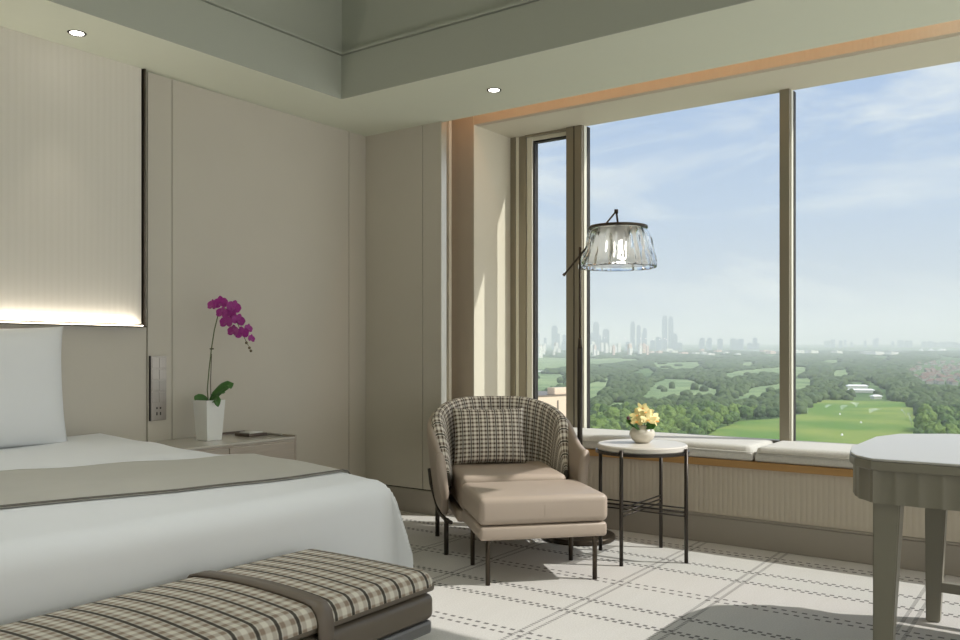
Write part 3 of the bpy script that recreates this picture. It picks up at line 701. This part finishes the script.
for i in range(len(ip)):
    A, B = Vector(ip[i]), Vector(ip[(i + 1) % len(ip)]); L = (B - A).length; d = (B - A) / L; nn = Vector((-d.y, d.x)); K = max(2, int(L / .006))
    for k in range(K):
        w = per_[i] + L * k / K; fp.append(tuple(A + d * (L * k / K) + nn * (.0045 * abs(sin(pi * w / .066)) ** .7)))
b = nb(); prism(b, fp, .605, .711); obj('fluted_apron', b, 'desk', dk, angle=35)
def leg(name, x, y, sx, sy, w0=.082, w1=.050):
    b = nb(); V = []
    for z, w in ((0, w1), (.615, w0)):
        xa, xb = (x, x + w) if sx > 0 else (x - w, x); ya, yb = (y, y + w) if sy > 0 else (y - w, y)
        V.append([b.verts.new(c) for c in ((xa, ya, z), (xb, ya, z), (xb, yb, z), (xa, yb, z))])
    for k in range(4): b.faces.new((V[0][k], V[0][(k + 1) % 4], V[1][(k + 1) % 4], V[1][k]))
    b.faces.new(V[0][::-1]); b.faces.new(V[1]); bmesh.ops.bevel(b, geom=b.edges[:], offset=.004, segments=2, affect='EDGES'); obj(name, b, 'desk', dk)
leg('leg', -.535, 2.985, 1, 1); leg('leg', 1.15, 2.985, -1, 1); leg('leg', -.50, 3.90, 1, -1); leg('leg', 1.05, 3.99, -1, -1)
b = nb(); box(b, -.47, 1.02, 3.845, 3.875, .125, .165, bev=.003); obj('stretcher', b, 'desk', dk)

# ------------------------------------------------------------------ landscape outside, at real distances
def zprof(D):
    pts = [(0, -60), (2500, -60), (3500, -55), (5000, -40), (8000, -6), (12000, 40), (20000, 140)]
    for (a, za), (c, zc) in zip(pts, pts[1:]):
        if D <= c: return za + (zc - za) * (D - a) / (c - a)
    return 140
FX, FY, RX, RY = -sin(YAW), cos(YAW), cos(YAW), sin(YAW)
def wp(D, s, z=None):       # D metres ahead of the room, s sideways slope
    return Vector(((FX + RX * s) * D, (FY + RY * s) * D, zprof(D) if z is None else z))
def gnd(u, v):
    a, c = 60., 19000.
    for _ in range(40):
        m_ = (a + c) / 2
        if H + (350 - v) / FPX * m_ > zprof(m_): a = m_
        else: c = m_
    return a, (u - 480) / FPX
def vof(D): return 350 - (zprof(D) - H) * FPX / D
b = nb()
Ds = [90, 200, 350, 500, 700, 1000, 1500, 2000, 2500, 3000, 3500, 4200, 5000, 6000, 7000, 8000, 10000, 12000, 15000, 19500]
V = [[b.verts.new(wp(D, s)) for s in [-1.6 + .1 * i for i in range(33)]] for D in Ds]
for A, B in zip(V, V[1:]):
    for k in range(32): b.faces.new((A[k], A[k + 1], B[k + 1], B[k]))
struct('ground_landscape', b, 'ground')
FAIR = {
 'range': [(690, 448), (716, 430), (742, 421), (775, 419), (800, 415), (811, 405), (824, 400), (905, 402), (918, 410), (921, 425), (912, 440), (930, 470), (600, 470)],
 'f2': [(727, 403), (744, 394), (752, 388), (778, 384), (795, 379), (812, 378), (814, 386), (800, 390), (776, 392), (746, 400), (733, 404)],
 'f3': [(640, 399), (648, 388), (665, 379), (690, 380), (702, 385), (722, 391), (714, 395), (676, 396), (655, 400)],
 'f4': [(649, 363), (701, 362), (705, 365), (690, 368.5), (659, 369.5)],
 'f5': [(722, 375), (741, 370.5), (777, 367.5), (800, 367), (810, 367.5), (808, 371), (796, 377), (770, 372), (729, 378)],
 'f6': [(738, 363), (757, 361.5), (758, 364.5), (740, 366)],
 'f7': [(528, 357), (590, 358.5), (625, 358), (641, 359.5), (620, 362), (589, 365), (540, 369), (528, 369)],
 'f8': [(584, 385), (600, 381), (612, 376.5), (611, 382), (598, 396), (584, 400)],
 'f9': [(603, 407.5), (617, 403), (634, 403), (624, 407.5), (606, 411.5)],
 'f11': [(830, 371), (852, 369), (852, 375), (829, 377)],
 'f12': [(826, 360.5), (840, 360), (839, 363), (827, 363)],
 'f13': [(528, 375), (566, 374), (566, 384), (548, 389), (528, 392)],
}
for k, poly in FAIR.items():
    b = nb(); pts = [wp(*gnd(u, v)) + Vector((0, 0, .35)) for u, v in poly]; f_ = b.faces.new([b.verts.new(p) for p in pts])
    bmesh.ops.triangulate(b, faces=[f_]); o = struct('lawn_fairway', b, 'range' if k == 'range' else 'fairway', fix=False)
b = nb(); V2 = []
for D in (7600, 7900, 8250):
    V2.append([b.verts.new(wp(D, s, zprof(D) + 2.5)) for s in [.17 + .03 * i for i in range(14)]])
for A, B in zip(V2, V2[1:]):
    for k in range(13): b.faces.new((A[k], A[k + 1], B[k + 1], B[k]))
struct('lake', b, 'lake')
b = nb(); b.faces.new([b.verts.new(wp(*gnd(u, v)) + Vector((0, 0, .6))) for u, v in ((528, 371), (570, 370.2), (570, 371.2), (528, 372.4))]); struct('road', b, 'road')
def inpoly(u, v, P):
    c = False
    for i in range(len(P)):
        (x1, y1), (x2, y2) = P[i - 1], P[i]
        if (y1 > v) != (y2 > v) and u < (x2 - x1) * (v - y1) / (y2 - y1) + x1: c = not c
    return c
CLEAR = list(FAIR.values()) + [[(845, 382), (872, 382), (890, 392), (888, 400), (868, 400), (845, 393)], [(908, 372), (915, 364), (940, 358), (985, 358), (985, 388), (925, 386)], [(500, 396), (592, 396), (592, 470), (500, 470)]]
def free(u, v, hpx):
    for P in CLEAR:
        for k in (0, .35, .7):
            if inpoly(u, v - hpx * k, P): return False
    return True
# candidate trees, nearest first
cands = []; R2 = random.Random(11); D = 500.
while D < 7600:
    sp = 9.0 if D < 1300 else (9.0 + (D - 1300) * .012)
    s = .03
    while s < .63:
        ss = s + R2.uniform(-.35, .35) * sp / D; DD = D + R2.uniform(-.4, .4) * sp * 1.6; s += sp / D * R2.uniform(.75, 1.35)
        u = 480 + ss * FPX; v = vof(DD); hp = 11 * FPX / DD
        gap = noise.noise(Vector((u / 30, v / 9, 2)))
        if v < 452 and (free(u, v, hp) or (v < 400 and R2.random() < .012)) and gap < .42: cands.append((DD, ss, sp))
    D += sp * (1.15 if D < 1400 else 1.7)
cands.sort()
cands = [c for c in cands if vof(c[0]) - 13 * FPX / c[0] < 444]
def crown_bm(seed, sub, wx, wz, tall=1.0, trunk=True):
    b = nb(); bmesh.ops.create_icosphere(b, subdivisions=sub, radius=1)
    for v in b.verts:
        n = noise.fractal(v.co * 1.7 + Vector((seed * 7.3, 0, 0)), .8, 2.0, 3) * .30 + (noise.noise(v.co * 4.5 + Vector((0, seed, 0))) * .12)
        v.co = v.co * (1 + n); v.co.z = max(v.co.z, -.75); v.co = Vector((v.co.x * wx, v.co.y * wx, (v.co.z + .75) * wz + 2.0))
    if trunk: tube(b, [(0, 0, 0), (0, 0, 3.5)], .35, 6)
    return b
# buildings: near peach block
D0, s0 = 150., (548 - 480) / FPX; pc = wp(D0, s0, -60)
nb_ = thing('apartment_block', 'peach rendered block with narrow slot windows just below the left window', 'building', pc, atan2(.6, .8) + pi / 2 - pi / 2)
nb_.rotation_euler = (0, 0, atan2(.95, .31))
b = nb(); box(b, -15, 9, 0, 14, 0, 52.9, bev=.1); obj('wall', b, 'peach', nb_)
b = nb(); box(b, -15.1, 9.1, -.1, 14.1, 52.9, 53.1); obj('roof', b, 'slot', nb_)
b = nb(); box(b, 2.0, 9, .5, 2.5, 53.1, 54.3, bev=.05); obj('roof_house', b, 'peach', nb_)
for x, z0, z1 in ((-1.9, 48.6, 50.1), (-.75, 48.2, 50.3), (2.3, 48.9, 52.1)):
    b = nb(); box(b, x - .17, x + .17, -.06, .12, z0, z1); obj('window', b, 'slot', nb_)
# city towers: (u centre, width px, top row, distance)
FOOT = []
def clash(u, D, wpx):
    p = wp(D, (u - 480) / FPX); return any(hypot(p.x - x, p.y - y) < q + wpx * D / FPX * .75 for x, y, q in FOOT)
def towerat(u, wpx, vt, D, m, name, label, cat, group, step=False):
    s = (u - 480) / FPX; w = wpx * D / FPX; zb = zprof(D); zt = H + (350 - vt) * D / FPX
    if zt - zb < 4: zt = zb + 8
    b = nb(); dd = w * .8
    if step: box(b, -w / 2, w / 2, 0, dd, 0, (zt - zb) * .93); box(b, -w * .36, w * .36, dd * .15, dd * .85, (zt - zb) * .93, zt - zb)
    else: box(b, -w / 2, w / 2, 0, dd, 0, zt - zb); box(b, -w * .2, w * .15, dd * .3, dd * .7, zt - zb, zt - zb + min(6, .1 * (zt - zb)))
    FOOT.append((*wp(D, s)[:2], w * .75 + 4)); o = obj(name, b, m, loc=wp(D, s)); o.rotation_euler = (0, 0, (YAW - math.atan(s)) if m == 'tower' else 1.15 + rnd.uniform(-.1, .1)); tag(o, label, cat, group); return o
towerat(664.6, 5.2, 315.5, 9000, 'tower', 'skyscraper', 'tallest twin-shafted tower on the skyline, its near shaft', 'skyscraper', 'city skyline towers', True)
towerat(670.8, 5.0, 316.5, 9050, 'tower', 'skyscraper', 'tallest twin-shafted tower on the skyline, its far shaft', 'skyscraper', 'city skyline towers', True)
for u, w, vt, lab in ((632.6, 4.5, 321.5, 'slim tower standing first of the row of three on the skyline'), (638.6, 4, 325, 'middle slim tower of the row of three on the skyline'), (644.8, 4, 328, 'third slim tower of the row of three on the skyline'),
                      (596, 6, 322, 'lone misty tower rising above the apartment blocks'), (606, 6.5, 329, 'broad misty tower beside the lone tall one'), (554.5, 6, 325.5, 'faint tower seen through the narrow left pane')):
    towerat(u, w, vt, 9000 + rnd.uniform(-300, 300), 'tower', 'skyscraper', lab, 'skyscraper', 'city skyline towers', True)
for i in range(46):
    u = rnd.uniform(532, 760); vt = rnd.uniform(333, 343) if u < 690 else rnd.uniform(338, 344)
    if 575 < u < 588: continue
    wq = rnd.uniform(2.5, 6); D = next((d for d in [rnd.uniform(8300, 9700) for _ in range(30)] if not clash(u, d, wq)), None)
    if D: towerat(u, wq, vt, D, 'tower', 'high_rise', 'faint grey-blue high-rise in the haze of the skyline', 'building', 'hazy high-rises on the skyline')
for i in range(40):
    u = rnd.uniform(825, 962); c = exp(-((u - 870) / 35) ** 2); vt = 344 - 6 * c * rnd.random() - rnd.uniform(0, 3)
    wq = rnd.uniform(2, 4.5); D = next((d for d in [rnd.uniform(11000, 12800) for _ in range(30)] if not clash(u, d, wq)), None)
    if D: towerat(u, wq, vt, D, 'tower', 'high_rise', 'very faint high-rise across the lake', 'building', 'faint high-rises across the lake')
for i in range(60):
    u = rnd.uniform(532, 648) if i < 44 else rnd.uniform(648, 780)
    if 572 < u < 588: continue
    D = next((d for d in [rnd.uniform(5200, 7200) for _ in range(40)] if not clash(u, d, 6)), None)
    if not D: continue
    vb = vof(D); vt = vb - (rnd.uniform(5, 11) if u < 648 else rnd.uniform(2, 3.5))
    towerat(u, rnd.uniform(1.8, 3.6) if u < 648 else rnd.uniform(3, 8), vt, D, rnd.choice(['block', 'block', 'blockpink']), 'apartment_tower', 'pale apartment block at the edge of the city', 'building', 'pale apartment blocks before the skyline')
towerat(541, 4.2, 346.5, 4700, 'block', 'apartment_tower', 'bright white tower nearest the green field in the narrow left pane', 'building', None)
for u, w, D in ((880, 14, 5600), (895, 10, 5500), (868, 8, 5700), (815, 10, 6100), (800, 12, 6200), (840, 9, 6000)):
    towerat(u, w, vof(D) - 3.5, D, 'block', 'long_building', 'long low pale building among far trees on the plain', 'building', 'long low buildings on the plain')
# white domed halls far right
for u, w in ((921, 4.5), (931, 5), (942, 9)):
    D = 7400; s = (u - 480) / FPX; wm = w * D / FPX / 2; b = nb(); bmesh.ops.create_uvsphere(b, u_segments=16, v_segments=8, radius=1)
    for v in b.verts: v.co = Vector((v.co.x * wm, v.co.y * wm * .7, max(0, v.co.z) * 26))
    FOOT.append((*wp(D, s)[:2], wm * 1.1)); o = obj('domed_hall', b, 'whiteroof', smooth=True, loc=wp(D, s)); tag(o, {921: 'small white domed hall by the lake', 931: 'middle white domed hall by the lake', 942: 'widest white domed hall by the lake'}[u], 'building', 'white domed halls by the lake')
# club house
def hall(D, s, w, d, h, name, label, rz=0, roofh=2.0, m='whiteroof', wall='block'):
    t_ = thing(name, label, 'building', wp(D, s), YAW + rz); FOOT.append((*wp(D, s)[:2], w * .55))
    b = nb(); box(b, -w / 2, w / 2, -d / 2, d / 2, 0, h); obj('wall', b, wall, t_)
    b = nb(); e = 1.5; A = [b.verts.new(c) for c in ((-w / 2 - e, -d / 2 - e, h), (w / 2 + e, -d / 2 - e, h), (w / 2 + e, d / 2 + e, h), (-w / 2 - e, d / 2 + e, h), (-w / 2 + 2, 0, h + roofh), (w / 2 - 2, 0, h + roofh))]
    for f_ in ((0, 1, 5, 4), (2, 3, 4, 5), (1, 2, 5), (3, 0, 4), (3, 2, 1, 0)): b.faces.new([A[i] for i in f_])
    obj('roof', b, m, t_)
D, s = gnd(857, 390.5); hall(D, s, 28, 14, 7, 'club_house', 'white roofed clubhouse at the far edge of the practice field', rz=-.3)
D, s = gnd(861, 392.5); hall(D, s, 34, 10, 3.5, 'practice_bay_building', 'long low white shed in front of the clubhouse', rz=-.3)
D, s = gnd(876, 399); hall(D, s, 11, 7, 3.5, 'garden_shed', 'small pale hut at the far right corner of the practice field', rz=.2)
# house estate at right: one house, then copies
hp = None; R3 = random.Random(5); n = 0
ws = nb(); box(ws, -6, 6, -5, 5, 0, 6); wall_me = None
b = ws; hw_ = obj('house', b, mat('pale house wall', (.42, .41, .38), .9)); rb = nb(); A = [rb.verts.new(c) for c in ((-6.6, -5.6, 6), (6.6, -5.6, 6), (6.6, 5.6, 6), (-6.6, 5.6, 6), (-3, 0, 9.5), (3, 0, 9.5))]
for f_ in ((0, 1, 5, 4), (2, 3, 4, 5), (1, 2, 5), (3, 0, 4)): rb.faces.new([A[i] for i in f_])
roof = obj('roof', rb, 'redroof', hw_)
first = True
for i in range(420):
    u = R3.uniform(908, 975); v = R3.uniform(361, 386)
    if not inpoly(u, v, [(908, 373), (916, 365), (940, 358), (985, 358), (985, 388), (925, 386)]): continue
    if n >= 110: break
    pq = wp(*gnd(u, v))
    if any(hypot(pq.x - x, pq.y - y) < 9 + q for x, y, q in FOOT): continue
    if first: h_, r_ = hw_, roof; first = False
    else:
        h_ = hw_.copy(); COL.objects.link(h_); r_ = roof.copy(); COL.objects.link(r_); r_.parent = h_
    D, s = gnd(u, v); FOOT.append((*wp(D, s)[:2], 8)); h_.location = wp(D, s); h_.rotation_euler = (0, 0, R3.choice([.4, 1.97]) + R3.uniform(-.1, .1)); k = R3.uniform(.8, 1.2); h_.scale = (k, k, k); n += 1
    tag(h_, 'small pale house with a red tiled roof in the estate beyond the trees', 'house', 'red roofed houses of the estate')
cands = [c for c in cands if not any(abs(wp(c[0], c[1]).x - x) < q + c[2] * .8 and abs(wp(c[0], c[1]).y - y) < q + c[2] * .8 for x, y, q in FOOT)]
NEAR = 290
treeproto = {}
kept = []; rest_ = []
for c in cands:
    p = wp(c[0], c[1])
    if len(kept) < NEAR:
        if all(hypot(p.x - q.x, p.y - q.y) > 8.3 for _, q in kept): kept.append((c, p))
    else: rest_.append(c)
cands = [c for c, _ in kept] + rest_
labels = {
 'a': ('broadleaf_tree', 'mid green broadleaf tree in the belts around the golf fairways', 'mid green broadleaf trees on the golf course'),
 'b': ('bright_green_tree', 'bright yellow-green rounded tree lining the practice field', 'bright green rounded trees on the golf course'),
 'c': ('dark_green_tree', 'dark green tree among the belts beyond the window', 'dark green trees on the golf course')}
for i, (D, s, sp) in enumerate(cands[:NEAR]):
    k = 'b' if (D < 720 and s > .12 and s < .40 and R2.random() < .65) or R2.random() < .18 else ('c' if R2.random() < .3 else 'a')
    vr = R2.randrange(3); key = (k, vr)
    if key not in treeproto:
        o = obj(labels[k][0], crown_bm(vr + ord(k), 4, 4.9, 5.0), 'tree_' + k, smooth=True); treeproto[key] = o.data
    else:
        o = bpy.data.objects.new(labels[k][0], treeproto[key]); COL.objects.link(o)
    tag(o, labels[k][1], 'tree', labels[k][2]); sc = R2.uniform(.78, 1.2)
    o.location = wp(D, s); o.scale = (sc, sc, sc * R2.uniform(.85, 1.25)); o.rotation_euler = (0, 0, R2.uniform(0, 6.28))
# the remaining woodland as one mass
ico = nb(); bmesh.ops.create_icosphere(ico, subdivisions=2, radius=1); iv = [v.co.copy() for v in ico.verts]; ico.verts.ensure_lookup_table(); fi = [[v.index for v in f.verts] for f in ico.faces]; ico.free()
protos = []
for k in range(6):
    protos.append([Vector((v.x, v.y, max(v.z, -.6))) * (1 + .35 * noise.noise(v * 2.2 + Vector((k * 5, 0, 0)))) for v in iv])
verts = []; faces = []
for D, s, sp in cands[NEAR:]:
    pr0 = protos[R2.randrange(6)]; w = sp * R2.uniform(.50, .80); h = R2.uniform(4.2, 7.5); p = wp(D, s); base = len(verts); an = R2.uniform(0, 6.28); ca, sa = cos(an), sin(an)
    for v in pr0: verts.append((p.x + (v.x * ca - v.y * sa) * w, p.y + (v.x * sa + v.y * ca) * w, p.z + (v.z + .6) * h))
    faces += [[base + i for i in f] for f in fi]
me = bpy.data.meshes.new('woodland'); me.from_pydata(verts, [], faces); me.polygons.foreach_set('use_smooth', [True] * len(me.polygons)); me.materials.append(M['wood_far'])
o = bpy.data.objects.new('woodland', me); COL.objects.link(o); tag(o, 'hazy belts of distant woodland stretching to the city', 'woodland', kind='stuff')

# sprinkler sprays on the practice field
def spray(u, v, h, w, label, lean=0.):
    D, s = gnd(u, v); b = nb(); n_ = 14
    for q in (-1, 1):
        def fn(a, c): return Vector((q * 0 + (lean * a + w * a * (c * 2 - 1)) , .4 * sin(c * pi) * w * a, h * (1 - (1 - a) ** 2) - .15 * h * a * abs(c * 2 - 1)))
    grid(b, fn, 10, 6); o = obj('sprinkler_jet', b, 'spray', smooth=True, loc=wp(D, s) + Vector((0, 0, .4))); o.rotation_euler = (0, 0, YAW); md = o.modifiers.new('s', 'SOLIDIFY'); md.thickness = .3; tag(o, label, 'water spray', 'sprinkler jets on the practice field')
spray(808, 415, 7.5, .9, 'thin white sprinkler jet at the near edge of the practice field')
spray(912, 427, 11, 1.2, 'tall sprinkler jet leaning beside the trees at the far right of the field', -3)
spray(907, 421, 10, .9, 'sprinkler jet leaning away just behind the tall one', -5)
spray(842, 411, 5.5, 5, 'wide low fan of spray on the middle of the field', 2)
spray(857, 408, 6, 6, 'misty fan of spray behind the middle of the field', -3)
spray(870, 414, 5, 7, 'broad fan of spray nearest the trees in the middle of the field', 5)
spray(826, 409, 4, 4, 'small fan of spray beside the far bushes', 3)
for u, v in ((840, 415), (861, 423.5), (842, 436)):
    D, s = gnd(u, v); b = nb(); lathe(b, [(.9, 0), (.9, .3), (.25, 1.4), (.01, 1.5)], 12); o = obj('range_marker', b, 'whiteroof', loc=wp(D, s, -59.6)); tag(o, {840: 'white target marker on the field farthest from the window', 861: 'middle white target marker on the practice field', 842: 'white target marker on the field nearest the window'}[u], 'marker', 'white target markers on the practice field')

# haze: thin air volume over the plain
t = NT('haze'); t.n.remove(t.b); vs = t.add('ShaderNodeVolumeScatter'); vs.inputs['Density'].default_value = 1 / 6800; vs.inputs['Color'].default_value = (.86, .90, .97, 1); vs.inputs['Anisotropy'].default_value = 0.0
t.l.new(vs.outputs[0], t.n['Material Output'].inputs['Volume'])
b = nb(); box(b, -22000, 22000, 25, 22000, -75, 520); o = obj('haze', b, t.m); tag(o, 'pale morning haze lying over the plain and the city', 'haze', kind='stuff')

# ------------------------------------------------------------------ sun, sky, warm cove line
sd = Vector((-.89, -.456, -1.0)).normalized()
L = bpy.data.lights.new('sun', 'SUN'); L.energy = 3.3; L.angle = radians(.7); L.color = (1, .965, .92)
o = bpy.data.objects.new('sun', L); COL.objects.link(o); o.rotation_euler = sd.to_track_quat('-Z', 'Y').to_euler(); o.location = (3, 8, 8)
L = bpy.data.lights.new('cove', 'AREA'); L.shape = 'RECTANGLE'; L.size = 3.2; L.size_y = .04; L.energy = 3.2; L.color = (1, .50, .24)
o = bpy.data.objects.new('cove_led', L); COL.objects.link(o); o.location = (-1.95, 4.52, 2.93); o.rotation_euler = (0, radians(0), 0)

W = bpy.data.worlds.new('sky'); SC.world = W; W.use_nodes = True; nt = W.node_tree; N_, L_ = nt.nodes, nt.links
bg = N_['Background']; tc = N_.new('ShaderNodeTexCoord'); sp_ = N_.new('ShaderNodeSeparateXYZ'); L_.new(tc.outputs['Generated'], sp_.inputs[0])
rp = N_.new('ShaderNodeValToRGB'); mr = N_.new('ShaderNodeMapRange'); mr.inputs[1].default_value = -.2; mr.inputs[2].default_value = .8
L_.new(sp_.outputs[2], mr.inputs[0]); L_.new(mr.outputs[0], rp.inputs[0])
els = rp.color_ramp.elements; els[0].position = 0; els[0].color = (.44, .42, .34, 1); els[1].position = 1; els[1].color = (.25, .37, .60, 1)
for p, c in ((.185, (.44, .44, .41)), (.205, (.49, .54, .62)), (.27, (.46, .53, .65)), (.36, (.40, .51, .70)), (.50, (.31, .44, .69))):
    e = els.new(p); e.color = (*c, 1)
mp = N_.new('ShaderNodeMapping'); mp.inputs['Scale'].default_value = (1.1, 1.4, 4.6); mp.inputs['Rotation'].default_value = (.0, .25, .3); L_.new(tc.outputs['Generated'], mp.inputs[0])
nz = N_.new('ShaderNodeTexNoise'); nz.inputs['Scale'].default_value = 2.2; nz.inputs['Detail'].default_value = 7; nz.inputs['Roughness'].default_value = .6; nz.inputs['Distortion'].default_value = .6; L_.new(mp.outputs[0], nz.inputs['Vector'])
cr = N_.new('ShaderNodeMapRange'); cr.inputs[1].default_value = .48; cr.inputs[2].default_value = .62; cr.inputs[4].default_value = .8; L_.new(nz.outputs[0], cr.inputs[0])
up = N_.new('ShaderNodeMath'); up.operation = 'GREATER_THAN'; up.inputs[1].default_value = 0.0; L_.new(sp_.outputs[2], up.inputs[0])
mu = N_.new('ShaderNodeMath'); mu.operation = 'MULTIPLY'; L_.new(cr.outputs[0], mu.inputs[0]); L_.new(up.outputs[0], mu.inputs[1])
mxx = N_.new('ShaderNodeMix'); mxx.data_type = 'RGBA'; L_.new(mu.outputs[0], mxx.inputs[0]); L_.new(rp.outputs[0], mxx.inputs[6]); mxx.inputs[7].default_value = (.72, .76, .80, 1)
dt = N_.new('ShaderNodeVectorMath'); dt.operation = 'DOT_PRODUCT'; L_.new(tc.outputs['Generated'], dt.inputs[0]); dt.inputs[1].default_value = (.90, -.44, 0)
ms = N_.new('ShaderNodeMapRange'); ms.interpolation_type = 'SMOOTHSTEP'; ms.inputs[1].default_value = -.1; ms.inputs[2].default_value = .8; L_.new(dt.outputs['Value'], ms.inputs[0])
wm = N_.new('ShaderNodeMix'); wm.data_type = 'RGBA'; L_.new(ms.outputs[0], wm.inputs[0]); L_.new(mxx.outputs[2], wm.inputs[6]); wm.inputs[7].default_value = (1.62, 1.60, 1.55, 1)  # added fill glow in the unseen sky to the right and behind
L_.new(wm.outputs[2], bg.inputs[0]); bg.inputs[1].default_value = 1.0
cy = SC.cycles
cy.max_bounces = 8; cy.diffuse_bounces = 5; cy.glossy_bounces = 4; cy.transmission_bounces = 8; cy.transparent_max_bounces = 12; cy.volume_bounces = 1
cy.use_denoising = True; cy.caustics_reflective = False; cy.caustics_refractive = False; cy.sample_clamp_indirect = 6
